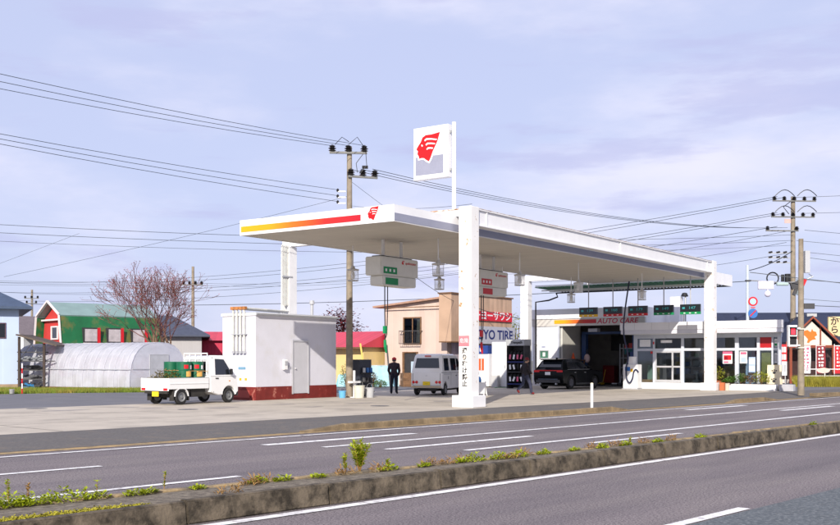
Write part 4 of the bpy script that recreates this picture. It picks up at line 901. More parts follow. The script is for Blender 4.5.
# ---- kei truck (x forward, origin under the rear axle)
trk = thing('kei_truck', 'small white pickup truck loaded with green drums', 'truck', S(-4.33, 10.1), ROT)
W = lambda z: .735
mb = MB(); shell(mb, [(1.36, .98), (1.36, .42), (1.75, .30)] + arc(2.33, .33, .30)[::-1][0:0] + [(1.95, .30)] + [(2.33-.33*math.cos(math.pi*i/10), .30+.33*math.sin(math.pi*i/10)) for i in range(11)] + [(2.70, .34), (2.80, .42), (2.80, .62), (2.75, .98)], W, .03)
wu = lambda z: .735 - .10*(z-.98)/.8
shell(mb, [(1.36, .981), (2.75, .981), (2.66, 1.05), (2.22, 1.68), (2.08, 1.77), (1.45, 1.77), (1.36, 1.70)], wu, .035)
mb.build('cab', car_white, trk, smooth=True)
for sd in (-1, 1):
    sidepane('side_window', trk, tint_glass, [(1.62, 1.05), (2.46, 1.05), (2.42, 1.16), (2.10, 1.62), (1.66, 1.64)], wu, sd)
    dr = sidepane('door_gap', trk, dark, [(1.52, .40), (1.535, .40), (1.535, 1.70), (1.52, 1.70)], lambda z: wu(z) if z > .98 else .735, sd, .003, .002)
    part('handle', trk, black, (1.62, 1.76, sd*.735-(.02 if sd < 0 else 0), sd*.735+(.02 if sd > 0 else 0), .90, .94))
    mr_ = MB(); mr_.box(2.30, 2.38, sd*.76-.01, sd*.76+.12*sd, 1.05, 1.27); mr_.build('mirror', black, trk, bevel=.015)
    part('side_marker', trk, amber, (2.30, 2.36, sd*.735-(.012 if sd < 0 else 0), sd*.735+(.012 if sd > 0 else 0), .80, .84))
slopepane('windscreen', trk, tint_glass, (2.60, 1.12), (2.26, 1.63), .60, .55); part('rear_window', trk, tint_glass, (1.345, 1.359, -.5, .5, 1.12, 1.55))
part('front_bumper', trk, bumper_dark, (2.74, 2.83, -.70, .70, .26, .44), bevel=.02)
# bed
part('bed_floor', trk, car_white, (-.60, 1.30, -.70, .70, .58, .665)); side_m = car_white
for sd in (-1, 1): part('side_gate', trk, side_m, (-.60, 1.30, sd*.715-.015, sd*.715+.015, .56, .95), bevel=.006); part('gate_ridge', trk, side_m, (-.58, 1.28, sd*.738-.007, sd*.738+.007, .74, .77)); part('gate_ridge', trk, grey_paint, (-.6, 1.3, sd*.715-.02, sd*.715+.02, .951, .965))
part('tail_gate', trk, side_m, (-.632, -.602, -.73, .73, .50, .95), bevel=.006)
part('head_board', trk, side_m, (1.30, 1.33, -.70, .70, .60, 1.0))
mb = MB()
for y in (-.62, -.31, 0, .31, .62): mb.cyl((1.315, y, 1.0), (1.315, y, 1.86), .018, n=6)
mb.tube([(1.315, -.62, 1.84), (1.315, .62, 1.84)], .024, 6); mb.tube([(1.315, -.62, 1.62), (1.315, .62, 1.62)], .016, 6); mb.build('guard_frame', car_white, trk)
for y in (-.58, .58): part('tail_lamp', trk, tail_red, (-.648, -.633, y-.1, y+.1, .52, .60))
part('number_plate', trk, plate_y, (-.60, -.585, -.17, .17, .30, .47)); text('plate_text', trk, Fr((-.60, 0, 0), '-x'), '12-34'.replace('12-34', '··-··'), .1, mat('plate_black', (.02, .02, .02), .5, .05), 0, .38, .002)
part('chassis', trk, under, (-.5, 2.3, -.32, -.22, .36, .578), (-.5, 2.3, .22, .32, .36, .578), (-.05, .05, -.6, .6, .24, .34), (.5, 1.2, -.62, -.3, .26, .55), (.55, 1.1, .3, .62, .26, .52), (-.58, -.5, -.6, .6, .40, .579))
for x in (0.36, -.36):
    for y in (-.70, .48): part('mud_flap', trk, under, (x-.01, x+.01, y, y+.22, .14, .57))
mb = MB()
for y0, y1 in ((-.728, -.46), (.46, .728)): mb.prism([(.33*math.cos(math.pi*i/8), .30+.32*math.sin(math.pi*i/8)) for i in range(9)] + [(.30*math.cos(math.pi*i/8), .30+.285*math.sin(math.pi*i/8)) for i in range(8, -1, -1)], lambda a, b, t: (a, t, b), y0, y1)
mb.build('wheel_guard', side_m, trk)
for x in (0, 2.33):
    for sd in (-1, 1): wheel(trk, x, sd*.645, .275, .155, sd)
def on_truck(x, y, z): return S(-4.33, 10.1) + A*x + B*y + Vector((0, 0, z))
drum_g = mat('green_drum_paint', (.008, .115, .055), .4, .12, 3); orange_patch = mat('orange_label', (.75, .40, .10), .5, .08)
def drum(x, y, lab, rot):
    t = thing('oil_drum', lab, 'drum', on_truck(x, y, .666), ROT+rot, 'drums on the truck bed')
    r = .275; mb = MB(); mb.lathe([(0, .01), (r, .0), (r, .27), (r+.012, .285), (r, .30), (r, .56), (r+.012, .575), (r, .59), (r, .86), (r-.015, .87), (r-.02, .84), (0, .84)], 24); mb.build('body', drum_g, t, smooth=True)
    mb = MB(); mb.cyl((.15, 0, .84), (.15, 0, .865), .035, n=10); mb.build('bung', grey_metal, t)
    def lab_(nm, a0, a1, z0, z1, m):
        q = MB(); k = 8; vs = []
        for i in range(k+1):
            a = a0+(a1-a0)*i/k; vs += [((r+.006)*math.cos(a), (r+.006)*math.sin(a), z0), ((r+.006)*math.cos(a), (r+.006)*math.sin(a), z1)]
        q.add(vs, [(2*i, 2*i+2, 2*i+3, 2*i+1) for i in range(k)]); q.build(nm, m, t, recalc=False)
    lab_('label_sticker', -2.5, -1.9, .62, .76, red); lab_('label_sticker', -1.6, -1.2, .60, .74, white); lab_('label_sticker', -2.2, -1.4, .33, .52, orange_patch if 'rear' not in lab else white); lab_('label_sticker', -.9, -.5, .62, .74, red)
drum(.42, -.36, 'green oil drum roped on the truck bed, towards the tailgate, road side', .2)
drum(1.0, -.36, 'green oil drum with orange label against the truck guard frame, road side', .0)
drum(.42, .30, 'green oil drum on the truck bed, towards the tailgate, far side', .9)
drum(1.0, .30, 'green oil drum against the truck guard frame, far side', .7)
rp = MB(); rp.tube([(1.305, -.68, 1.18), (1.0, -.655, 1.2), (.42, -.655, 1.2), (.13, -.36, 1.22), (.13, .3, 1.22), (.42, .595, 1.2), (1.0, .595, 1.2), (1.305, .62, 1.18)], .012, 5)
place(tag(rp.build('rope', mat('tan_rope', (.40, .24, .10), .9, .2)), 'tan rope tied round the green drums on the truck', 'rope'), S(-4.33, 10.1), ROT)
br = MB(); q_ = random.Random(4)
for i in range(900):
    x = q_.uniform(-.55, .08); y = q_.uniform(-.62, .62); top = .78 + .48*math.exp(-((x-.0)/.42)**2)*(1-.3*(y/.7)**2); z = .69 + (top-.69)*q_.random()
    leaf(br, Vector((x, y, z)), rdir(q_, .2), Vector((0, 0, 1)), q_.uniform(.06, .16), .02)
for i in range(50):
    x = q_.uniform(-.45, .0); y = q_.uniform(-.5, .5); a = rdir(q_, .2)*.12; br.cyl((x, y, .70), Vector((x, y, .9))+a, .008, n=4)
place(tag(br.build('brush_pile', mat('brown_green_brush', (.19, .15, .03), .8, .5, 15, trans=.2), recalc=False), 'heap of brownish cut branches at the tail of the truck bed', 'brush pile'), S(-4.33, 10.1), ROT)

# ---- kei van
hv = R(90-19)
van = thing('kei_van', 'white boxy van with yellow rear number plate', 'van', (.48, 47.3, 0), hv)
WL = lambda z: .735 - .05*max(0, (.6-z)); wu = lambda z: .735 - .10*(z-1.02)/.85
def archpts(cx, r, z0): return [(cx-r*math.cos(math.pi*i/10), z0+(r)*math.sin(math.pi*i/10)) for i in range(11)]
mb = MB(); shell(mb, [(-.56, 1.02), (-.58, .62), (-.57, .40), (-.54, .34), (-.36, .30)] + archpts(0, .33, .30) + [(.36, .29), (2.02, .29)] + archpts(2.4, .33, .30) + [(2.76, .34), (2.83, .42), (2.83, .75), (2.70, 1.02)], lambda z: .735, .035)
shell(mb, [(-.56, 1.021), (2.70, 1.021), (2.60, 1.06), (2.12, 1.70), (1.95, 1.82), (1.5, 1.875), (-.15, 1.875), (-.30, 1.84), (-.38, 1.74)], wu, .06)
mb.build('body', car_white, van, smooth=True, ang=40)
for sd in (-1, 1):
    for a, b in ((.02, .72), (.82, 1.62), (1.72, 2.30)):
        pts = [(a, 1.12), (b, 1.12), (b, 1.68), (a, 1.68)] if b < 2 else [(a, 1.12), (2.44, 1.12), (2.02, 1.66), (a, 1.68)]
        if a < .1: pts = [(-.22, 1.12), (.50, 1.12), (.50, 1.68), (-.14, 1.68)]
        sidepane('side_window', van, tint_glass, pts, wu, sd)
    part('door_rail', van, grey_paint, (-.3, .9, sd*.74-.005, sd*.74+.005, .93, .98)); part('door_handle', van, black, (1.5, 1.66, sd*.745-.01, sd*.745+.01, .86, .90)); mr_ = MB(); mr_.box(2.2, 2.28, sd*.74, sd*.92, 1.08, 1.3); mr_.build('mirror', car_silver, van, bevel=.02)
for sd in (-1, 1):
    for x in (.76, 1.67): sidepane('door_gap', van, dark, [(x, .42), (x+.014, .42), (x+.014, 1.0), (x, 1.0)], lambda z: .735, sd, .003, .002)
part('tailgate_gap', van, dark, (-.584, -.574, -.66, -.648, .45, 1.0), (-.584, -.574, .648, .66, .45, 1.0), (-.586, -.574, -.647, .647, .44, .452)); part('fuel_flap', van, mat('panel_gap', (.25, .25, .26), .5, .05), (.3, .44, -.7385, -.7355, .72, .86))
slopepane('rear_window', van, tint_glass, (-.525, 1.12), (-.395, 1.68), .60, .52); slopepane('windscreen', van, tint_glass, (2.58, 1.10), (2.16, 1.66), .62, .55)
part('brake_lamp', van, tail_red, (-.41, -.34, -.14, .14, 1.755, 1.80))
for y, r_ in ((.62, .062), (.47, .062), (-.62, .062), (-.47, .062)):
    q = MB(); q.cyl((-.60, y, .60), (-.57, y, .60), r_, r_*1.1, n=14); q.build('tail_lamp', tail_red, van)
part('number_plate', van, plate_y, (-.60, -.585, -.17, .17, .46, .63)); text('plate_text', van, Fr((-.60, 0, 0), '-x'), '··-··', .1, MATS['plate_black'], 0, .54, .002)
part('emblem_badge', van, alu, (-.592, -.576, -.05, .05, .87, .91)); part('bumper_trim', van, mat('tan_reflector', (.45, .28, .05), .5, .1), (-.592, -.56, -.70, .70, .37, .40)); mb = MB(); mb.tube([(-.50, .02, 1.06), (-.49, -.28, 1.15)], .012, 5); mb.build('rear_wiper', black, van)
part('underbody', van, under, (-.5, 2.7, -.45, .45, .2, .33), (-.06, .06, -.6, .6, .22, .32))
for x in (0, 2.4):
    for sd in (-1, 1): wheel(van, x, sd*.645, .275, .155, sd)

# ---- black suv
sv = thing('black_suv', 'glossy black SUV with full width red tail lamp facing the workshop', 'car', (7.58, 57.55, 0), R(90-38))
def archR(cx, r): return [(cx-r*math.cos(math.pi*i/12), .34+r*math.sin(math.pi*i/12)) for i in range(13)]
mb = MB(); shell(mb, [(-.93, 1.06), (-.98, .85), (-.96, .50), (-.90, .34), (-.5, .26)] + archR(0, .41)[0:] + [(.45, .24), (2.24, .24)] + archR(2.69, .41) + [(3.2, .26), (3.58, .36), (3.66, .60), (3.60, .82), (3.35, .97), (2.45, 1.06)], lambda z: .925 - .03*max(0, (.5-z)/.3), .05)
wu = lambda z: .90 - .24*(z-1.06)/.6
shell(mb, [(-.93, 1.061), (2.42, 1.061), (2.30, 1.12), (1.45, 1.58), (1.15, 1.66), (.1, 1.68), (-.35, 1.62), (-.50, 1.55), (-.80, 1.15)], wu, .05)
mb.build('body', car_black, sv, smooth=True, ang=40)
for sd in (-1, 1):
    sidepane('side_window', sv, tint_glass, [(.55, 1.12), (2.0, 1.12), (1.42, 1.50), (.55, 1.58)], wu, sd); sidepane('side_window', sv, tint_glass, [(-.35, 1.18), (.45, 1.12), (.45, 1.58), (.0, 1.58), (-.2, 1.50)], wu, sd)
    part('window_trim', sv, alu, (-.4, 2.05, sd*.902-.006, sd*.902+.006, 1.075, 1.09)); mr_ = MB(); mr_.box(1.75, 1.87, sd*.90, sd*1.08, 1.10, 1.28); mr_.build('mirror', car_black, sv, bevel=.03); part('sill_trim', sv, bumper_dark, (.45, 2.25, sd*.93-.01, sd*.93+.01, .24, .34))
for sd in (-1, 1):
    for x in (.5, 1.62): sidepane('door_gap', sv, mat('black_gap', (.03, .03, .035), .6, .1), [(x, .36), (x+.014, .36), (x+.014, 1.02), (x, 1.02)], lambda z: .925, sd, .003, .002)
    for x in (.32, 1.42): part('door_handle', sv, alu, (x, x+.16, sd*.925-.012, sd*.925+.012, .90, .925))
slopepane('rear_window', sv, tint_glass, (-.76, 1.20), (-.52, 1.52), .70, .60); slopepane('windscreen', sv, tint_glass, (2.2, 1.17), (1.5, 1.55), .75, .62)
part('spoiler', sv, car_black, (-.72, -.3, -.62, .62, 1.59, 1.63)); part('tail_light_bar', sv, tail_red, (-.965, -.90, -.86, .86, 1.0, 1.045)); part('tail_light', sv, tail_red, (-.97, -.88, -.90, -.55, .93, 1.03)); part('tail_light', sv, tail_red, (-.97, -.88, .55, .90, .93, 1.03))
part('number_plate', sv, white, (-1.0, -.985, -.165, .165, .78, .94)); part('rear_bumper', sv, bumper_dark, (-.985, -.92, -.75, .75, .36, .52)); part('bumper_trim', sv, mat('blue_grey_trim', (.10, .13, .17), .3, .1), (-.99, -.97, -.62, .62, .54, .57)); part('underbody', sv, under, (-.8, 3.4, -.6, .6, .16, .25)); part('shark_fin', sv, car_black, (-.1, .1, -.02, .02, 1.66, 1.73))
for y in (-.5, .5): mb = MB(); mb.cyl((-.98, y, .30), (-.85, y, .30), .05, n=10); mb.build('exhaust', grey_metal, sv)
for x in (0, 2.69):
    for sd in (-1, 1): wheel(sv, x, sd*.80, .36, .23, sd, mat('dark_alloy', (.12, .12, .15), .35, .1, metal=.6), 10)

# ================================================================== PEOPLE
def person(name, label, loc, rz, J, mats, cap=True, hair=None, h=1.0):
    """J: joint name -> (x, y, z); faces +x. One skinned body, clothes as shells over it."""
    t = thing(name, label, 'person', loc, rz)
    seg = [('pelvis', 'waist'), ('waist', 'chest'), ('chest', 'neck'), ('neck', 'head'), ('head', 'crown')]
    rad = dict(pelvis=(.155, .12), waist=(.15, .11), chest=(.175, .125), neck=(.062, .06), head=(.088, .098), crown=(.06, .07))
    for s in 'LR':
        seg += [('chest', 'sho'+s), ('sho'+s, 'elb'+s), ('elb'+s, 'wri'+s), ('wri'+s, 'palm'+s), ('pelvis', 'hip'+s), ('hip'+s, 'kne'+s), ('kne'+s, 'ank'+s), ('ank'+s, 'toe'+s)]
        for k in ('sho', 'elb', 'wri', 'palm', 'hip', 'kne', 'ank', 'toe'): rad[k+s] = dict(sho=(.075, .075), elb=(.05, .05), wri=(.032, .032), palm=(.038, .022), hip=(.095, .1), kne=(.062, .062), ank=(.045, .05), toe=(.04, .035))[k]
        pw = Vector(J['palm'+s]); d = (pw-Vector(J['wri'+s])).normalized(); sd = Vector((1, 0, 0)); sd = (sd-d*sd.dot(d)).normalized()
        for i, (o_, L_) in enumerate(((-.024, .055), (-.008, .075), (.008, .08), (.024, .07))):
            a, b = 'f%d%s' % (i, s), 'g%d%s' % (i, s); J[a] = tuple(pw + sd*o_ + d*L_*.5); J[b] = tuple(pw + sd*o_*1.1 + d*L_ + Vector((0, -.012 if s == 'L' else .012, 0))); rad[a] = rad[b] = (.009, .009); seg += [('palm'+s, a), (a, b)]
        J['th'+s] = tuple(Vector(J['wri'+s])*.5 + pw*.5 + sd*.045); rad['th'+s] = (.01, .01); seg += [('wri'+s, 'th'+s)]
    names = list(J); idx = {n_: i for i, n_ in enumerate(names)}
    me = bpy.data.meshes.new('skeleton'); me.from_pydata([J[n_] for n_ in names], [(idx[a], idx[b]) for a, b in seg], [])
    so = bpy.data.objects.new('skeleton', me); COL.objects.link(so); so.modifiers.new('skin', 'SKIN'); ss_ = so.modifiers.new('sub', 'SUBSURF'); ss_.levels = 1; ss_.render_levels = 1
    for n_ in names: sv_ = me.skin_vertices[0].data[idx[n_]]; sv_.radius = rad[n_]; sv_.use_root = (n_ == 'pelvis')
    dg = bpy.context.evaluated_depsgraph_get(); dg.update(); bme = bpy.data.meshes.new_from_object(so.evaluated_get(dg)); bpy.data.objects.remove(so)
    for v in bme.vertices: v.co *= h
    for p_ in bme.polygons: p_.use_smooth = True
    bme.materials.clear(); bme.materials.append(skin); body = bpy.data.objects.new('body', bme); COL.objects.link(body); body.parent = t
    def region(c):
        best = 9; nm = ''
        for a, b in seg:
            pa = Vector(J[a])*h; pb_ = Vector(J[b])*h; ab_ = pb_-pa; f_ = max(0, min(1, (c-pa).dot(ab_)/max(1e-9, ab_.dot(ab_)))); dd = (c-(pa+ab_*f_)).length - (.05 if a in ('pelvis', 'waist', 'chest') else 0)
            if dd < best: best = dd; nm = b if not (a[:3] == 'hip') else 'kne'
        return nm
    regs = [region(p_.center) for p_ in bme.polygons]
    def shellpart(nm, sel, m, off):
        mb = MB(); mp = {}
        for p_, r_ in zip(bme.polygons, regs):
            if sel(r_, p_.center):
                f_ = []
                for vi in p_.vertices:
                    if vi not in mp: v = bme.vertices[vi]; mp[vi] = len(mb.v); mb.v.append(tuple(v.co + v.normal*off))
                    f_.append(mp[vi])
                mb.f.append(f_); mb.mi.append(0)
        mb.build(nm, m, t, smooth=True, recalc=False, ang=80)
    zw = J['pelvis'][2]*h
    shellpart('jacket', lambda r_, c: r_[:3] in ('wai', 'che', 'sho', 'elb', 'wri', 'nec') and c.z < J['neck'][2]*h+.02 or (r_[:3] == 'hip' and c.z > zw-.02), mats[0], .02)
    shellpart('trousers', lambda r_, c: r_[:3] in ('hip', 'kne', 'ank', 'pel') or (r_[:3] == 'wai' and c.z < zw+.05), mats[1], .014)
    shellpart('shoes', lambda r_, c: r_[:3] == 'toe', mats[2], .012)
    hd = Vector(J['head'])*h; ha = MB()
    ha.ball(hd + Vector((-.012, 0, .045)), (.108, .094, .10), 14, 8); ha.build('hair', hair or dark, t, smooth=True)
    fc_ = MB()
    for sg in (-1, 1): fc_.ball(hd + Vector((.095, sg*.034, .005)), .012, 8, 5)
    fc_.build('eyes', dark, t, smooth=True)
    nz_ = MB(); nz_.ball(hd + Vector((.108, 0, -.018)), (.018, .014, .024), 8, 5)
    for sg in (-1, 1): nz_.ball(hd + Vector((0, sg*.092, -.01)), (.02, .012, .032), 8, 5)
    nz_.build('nose_and_ears', skin, t, smooth=True); mo = MB(); mo.ball(hd + Vector((.096, 0, -.058)), (.008, .025, .006), 8, 4); mo.build('mouth', mat('lips', (.38, .14, .11), .5, .05), t, smooth=True)
    if cap is not None:
        c_ = MB(); pr = [(.112*math.cos(a), .03+.115*math.sin(a)) for a in [math.pi/2*i/6 for i in range(7)]]; c_.lathe([(.113, .02)] + pr, 16, tuple(hd + Vector((-.005, 0, .02))))
        co = c_.build('cap', cap, t, smooth=True); b_ = MB(); b_.prism([(.06, -.08), (.15, -.07), (.185, -.03), (.19, 0), (.185, .03), (.15, .07), (.06, .08)], lambda a, b, q: hd + Vector((a, b, .045+q-.05*max(0, a-.06))), 0, .01); b_.build('peak', cap, co)
    return t
cap_red = mat('red_cap', (.50, .02, .03), .7, .1); j_dark = mat('dark_plum_jacket', (.035, .022, .030), .85, .2, 12); tr_dark = mat('navy_trousers', (.014, .016, .03), .85, .2, 12); shoe_b = mat('black_shoe', (.015, .014, .014), .5, .1)
J1 = dict(pelvis=(0, 0, .94), waist=(0, 0, 1.08), chest=(0, 0, 1.27), neck=(.01, 0, 1.45), head=(.03, 0, 1.57), crown=(.02, 0, 1.65),
     shoL=(0, .185, 1.37), elbL=(-.03, .26, 1.10), wriL=(.10, .20, .92), palmL=(.15, .17, .87), shoR=(0, -.185, 1.37), elbR=(-.03, -.26, 1.10), wriR=(.10, -.20, .92), palmR=(.15, -.17, .87),
     hipL=(0, .095, .88), kneL=(.02, .12, .48), ankL=(-.02, .13, .09), toeL=(.13, .15, .045), hipR=(0, -.095, .88), kneR=(.02, -.11, .48), ankR=(-.02, -.12, .09), toeR=(.13, -.14, .045))
person('person', 'person in dark jacket and red cap standing with back turned beside the van', (-1.22, 48.9, 0), R(80), J1, (j_dark, tr_dark, shoe_b), cap_red)
J2 = dict(pelvis=(0, 0, .93), waist=(.01, 0, 1.07), chest=(.03, 0, 1.26), neck=(.06, 0, 1.44), head=(.09, 0, 1.56), crown=(.08, 0, 1.64),
     shoL=(.03, .18, 1.36), elbL=(-.08, .24, 1.12), wriL=(.05, .22, .93), palmL=(.10, .20, .87), shoR=(.03, -.18, 1.36), elbR=(.04, -.25, 1.10), wriR=(.20, -.20, .98), palmR=(.27, -.18, .96),
     hipL=(0, .09, .87), kneL=(-.06, .10, .48), ankL=(-.36, .10, .22), toeL=(-.26, .11, .09), hipR=(0, -.09, .87), kneR=(.20, -.10, .50), ankR=(.28, -.10, .09), toeR=(.42, -.11, .045))
person('person', 'person in black jacket and dark maroon cap striding past the tyre rack', (4.85, 47.9, 0), R(28), J2, (mat('black_jacket', (.022, .018, .024), .85, .2, 12), mat('grey_navy_trousers', (.035, .04, .075), .85, .2, 12), mat('dark_red_shoe', (.20, .02, .02), .6, .1)), mat('maroon_cap', (.16, .012, .02), .7, .1))
# ================================================================== PINK BUILDING AND RED SHEDS
m_pink = boards_mat('pink_siding', (.55, .43, .37), .42, 1, .5, .09); m_wood = boards_mat('brown_board_siding', (.46, .31, .215), .28, 0, .5, .22); m_lav = mat('lavender_wall', (.42, .36, .42), .8, .08, 1); rroof = boards_mat('red_metal_roof', (.48, .035, .065), .35, 0, .6, .12, rough=.5)
pk = thing('pink_building', 'two storey pink building with brown boarded wing behind the van', 'building', S(24.33, 17.04), ROT)
H0, H1 = 5.45, 5.05
mb = MB(); mb.add([(0, 0, 0), (0, 4.86, 0), (0, 4.86, H1), (0, 0, H0), (6.5, 0, 0), (6.5, 4.86, 0), (6.5, 4.86, H1), (6.5, 0, H0)], [(0,1,2,3),(4,7,6,5),(0,3,7,4),(1,5,6,2),(2,6,7,3),(0,4,5,1)]); mb.build('wall', m_pink, pk)
mb = MB(); mb.add([(-.35, -.10, H0+.02), (-.35, 5.6, H1-.06), (6.7, 5.6, H1-.06), (6.7, -.10, H0+.02), (-.35, -.10, H0+.14), (-.35, 5.6, H1+.06), (6.7, 5.6, H1+.06), (6.7, -.10, H0+.14)], [(0,1,2,3),(4,5,6,7),(0,1,5,4),(1,2,6,5),(2,3,7,6),(3,0,4,7)]); rf = mb.build('roof', mat('tan_roof_edge', (.36, .22, .16), .7, .2), pk)
part('eave_front_board', rf, wood, (-.32, -.28, 0.0, 5.0, H1-.12, H1-.065))  # thin brown wooden strip along the front roof edge
part('upper_wing', pk, m_wood, (-.9, 6.5, -.9, -.002, 2.75, 5.68)); part('wing_soffit', pk, wood, (-.92, 6.52, -.92, -.002, 2.68, 2.748)); part('wing_coping', pk, wood, (-.98, 6.6, -.98, .05, 5.681, 5.76)); part('lower_wing', pk, m_lav, (.5, 6.5, -.3, -.004, 0, 2.679))
fr = Fr((0, 0, 0), '-x')
wd = part('window', pk, dglass, (-.012, -.004, 1.95, 3.35, 2.62, 4.32)); wdk = part('room_behind', wd, mat('dark_room', (.03, .03, .035), .8, .2), (-.0035, -.001, 1.95, 3.35, 2.62, 4.32))
part('frame', wd, wood, (-.06, -.013, 3.28, 3.36, 2.6, 4.34), (-.06, -.013, 1.94, 2.02, 2.6, 4.34), (-.06, -.013, 2.021, 3.279, 4.26, 4.34), (-.06, -.013, 2.021, 3.279, 2.6, 2.68), (-.05, -.013, 2.6, 2.66, 2.681, 4.259))
cu = MB(); cu.add([(-.010, 2.05, 2.7), (-.010, 2.35, 2.7), (-.010, 2.28, 4.2), (-.010, 2.05, 4.2)], [(0,1,2,3)]); cu.build('curtain', mat('pale_curtain', (.5, .46, .36), .8, .1), wd)
mb = MB(); mb.box(-.40, -.36, 1.85, 3.45, 3.42, 3.47); mb.box(-.40, -.36, 1.85, 3.45, 2.62, 2.66)
for i in range(11): mb.box(-.39, -.37, 1.87+.155*i, 1.89+.155*i, 2.66, 3.42)
mb.box(-.39, -.013, 1.85, 1.89, 3.43, 3.46); mb.box(-.39, -.013, 3.41, 3.45, 3.43, 3.46); mb.build('railing', dark, pk)
dr = part('doorway', pk, MATS['dark_room'], (-.012, -.003, 2.3, 3.35, .02, 2.05)); part('frame', dr, wood, (-.09, -.013, 3.26, 3.40, 0, 2.12), (-.09, -.013, 2.2, 2.3, 0, 2.12), (-.09, -.013, 2.301, 3.259, 2.05, 2.12)); part('door_leaf', dr, mat('pale_blue_cloth', (.40, .50, .60), .8, .2), (-.03, -.014, 2.45, 2.75, .05, 1.5))
fy = Fr((0, -.92, 0), '-y'); sb = part('sign_board', pk, mat('sign_red', (.60, .012, .03), .5, .05), (.3, 6.4, -.99, -.92, 4.12, 4.72)); text('sign_lettering', sb, Fr((0, -.99, 0), '-y'), 'トーヨーサワシ', .62, white, 3.55, 4.43, .004, sx=1.25, bold=.013)
pa = mat('tyre_sign_grey', (.44, .45, .52), .5, .05)
tt = thing('tyre_sign', 'grey sign board with navy lettering TOYO TIRE below the red sign', 'sign', S(25.2, 15.4), ROT)
part('panel', tt, pa, (-1.6, 4.7, -.04, .04, 2.62, 3.72)); text('lettering', tt, Fr((0, -.04, 0), '-y'), 'TOYO TIRE', .82, navy, 1.85, 3.17, .004, sx=1.22, bold=.02)
for x in (-1.3, 4.4): part('post', tt, grey_metal, (x-.06, x+.06, .041, .14, 0, 3.6))
# low yellow house with red roof
yh = thing('red_roof_house', 'low yellow walled house with a bright red metal roof', 'house', S(22.6, 22.3), ROT)
m_yel = mat('yellow_wall', (.66, .50, .22), .8, .1, 1.2, dirt=(.5, .4, .25), dirt_lo=.5, dirt_hi=.7)
part('wall', yh, m_yel, (0, 5, 0, 5.2, 0, 2.55)); mb = MB(); mb.add([(-.7, -.25, 2.42), (-.7, 5.6, 2.42), (2.5, 5.6, 3.5), (2.5, -.25, 3.5), (5.7, 5.6, 2.42), (5.7, -.25, 2.42)], [(0, 1, 2, 3), (3, 2, 4, 5), (0, 3, 5), (1, 4, 2)]); rme = mb.build('roof', boards_mat('red_roof_ribs', (.50, .03, .06), .4, 1, .7, .1, rough=.45), yh); part('eave_board', yh, wood, (-.69, -.63, -.2, 5.55, 2.33, 2.40))
part('door', yh, wood, (-.03, -.002, 3.1, 4.0, 0, 2.0)); part('lower_band', yh, m_lav, (-.02, -.002, 4.02, 5.2, 0, 2.3))
# things leaning before the yellow house
def plank(x, y, h, lean_, m, lab, cat='plank', r=.05):
    mb = MB(); mb.box(-r, r, -.02, .02, 0, h, Matrix.Rotation(R(lean_), 4, 'Y')); place(tag(mb.build('leaning_plank', m), lab, cat), (x, y, 0), 0)
plank(-3.1, 61.0, 2.6, -9, mat('ochre_plank', (.60, .42, .10), .7, .15), 'ochre plank leaning before the yellow house'); plank(-1.75, 61.5, 2.5, -5, dark, 'dark plank leaning by the corner of the pink building')
tp = thing('blue_tarp', 'pale turquoise tarp covering a low stack beside the yellow house', 'tarp', (-3.9, 62.0, 0), 0)
mb = MB(); gx, gy = 14, 6; vs = []
for i in range(gx+1):
    for j in range(gy+1): vs.append((-1.1+2.2*i/gx, -.5+1.0*j/gy, (.02 if j in (0, gy) or i in (0, gx) else .75 + .12*math.sin(i*1.3)*math.cos(j*1.1) - .2*(abs(i-gx/2)/gx))))
mb.add(vs, [(i*(gy+1)+j, (i+1)*(gy+1)+j, (i+1)*(gy+1)+j+1, i*(gy+1)+j+1) for i in range(gx) for j in range(gy)]); mb.build('cover', mat('turquoise_tarp', (.25, .52, .60), .5, .15, 3), tp, smooth=True)
tp2 = thing('blue_sheet', 'light blue sheet hung beside the wall of the yellow house', 'sheet', (-2.2, 63.0, 0), 0); mb = MB(); vs = []
for i in range(13): vs += [(-.9+.15*i, .06*math.sin(i*1.4), 0.0), (-.9+.15*i, .03*math.sin(i*1.4+.5), 1.25)]
mb.add(vs, [(2*i, 2*i+2, 2*i+3, 2*i+1) for i in range(12)]); mb.build('cloth', mat('light_blue_sheet', (.35, .58, .68), .6, .12, 3), tp2, smooth=True); part('rail', tp2, grey_metal, (-.95, .95, -.02, .02, 1.25, 1.29), (-.95, -.91, -.02, .02, 0, 1.25), (.91, .95, -.02, .02, 0, 1.25))
def shrub(x, y, r, h, m, lab, name='shrub', n=500, L=.1):
    t = thing(name, lab, 'shrub', (x, y, -.02)); st = MB(); lf = MB()
    for k in range(9): a = rr.uniform(0, 6.28); st.tube([(0, 0, 0), (math.cos(a)*r*.4, math.sin(a)*r*.4, h*.5), (math.cos(a)*r*.7, math.sin(a)*r*.7, h*.85)], [.02, .014, .006], 4)
    for k in range(n): a = rr.uniform(0, 6.28); q = r*math.sqrt(rr.random()); zz = h*(.1+.9*rr.random()**.8*(1-.5*(q/r)**2)); leaf(lf, Vector((q*math.cos(a), q*math.sin(a), zz)), rdir(rr, .2), Vector((0, 0, 1)), L*rr.uniform(.6, 1.4), L*.25)
    st.build('stem', wood, t); lf.build('foliage', m, t, recalc=False)
shrub(-4.3, 60.6, .38, 1.5, m_leaf_g, 'slim green shrub beside the turquoise tarp'); shrub(-2.3, 60.2, .4, .5, m_leaf_g, 'low green shrub at the foot of the dark leaning plank'); shrub(-2.75, 60.8, .3, .95, m_leaf_b, 'brownish shrub beside the ochre plank')
jk = thing('crate_stack', 'stack of wooden crates beside the pink doorway', 'crates', (-.72, 62.4, 0), R(20))
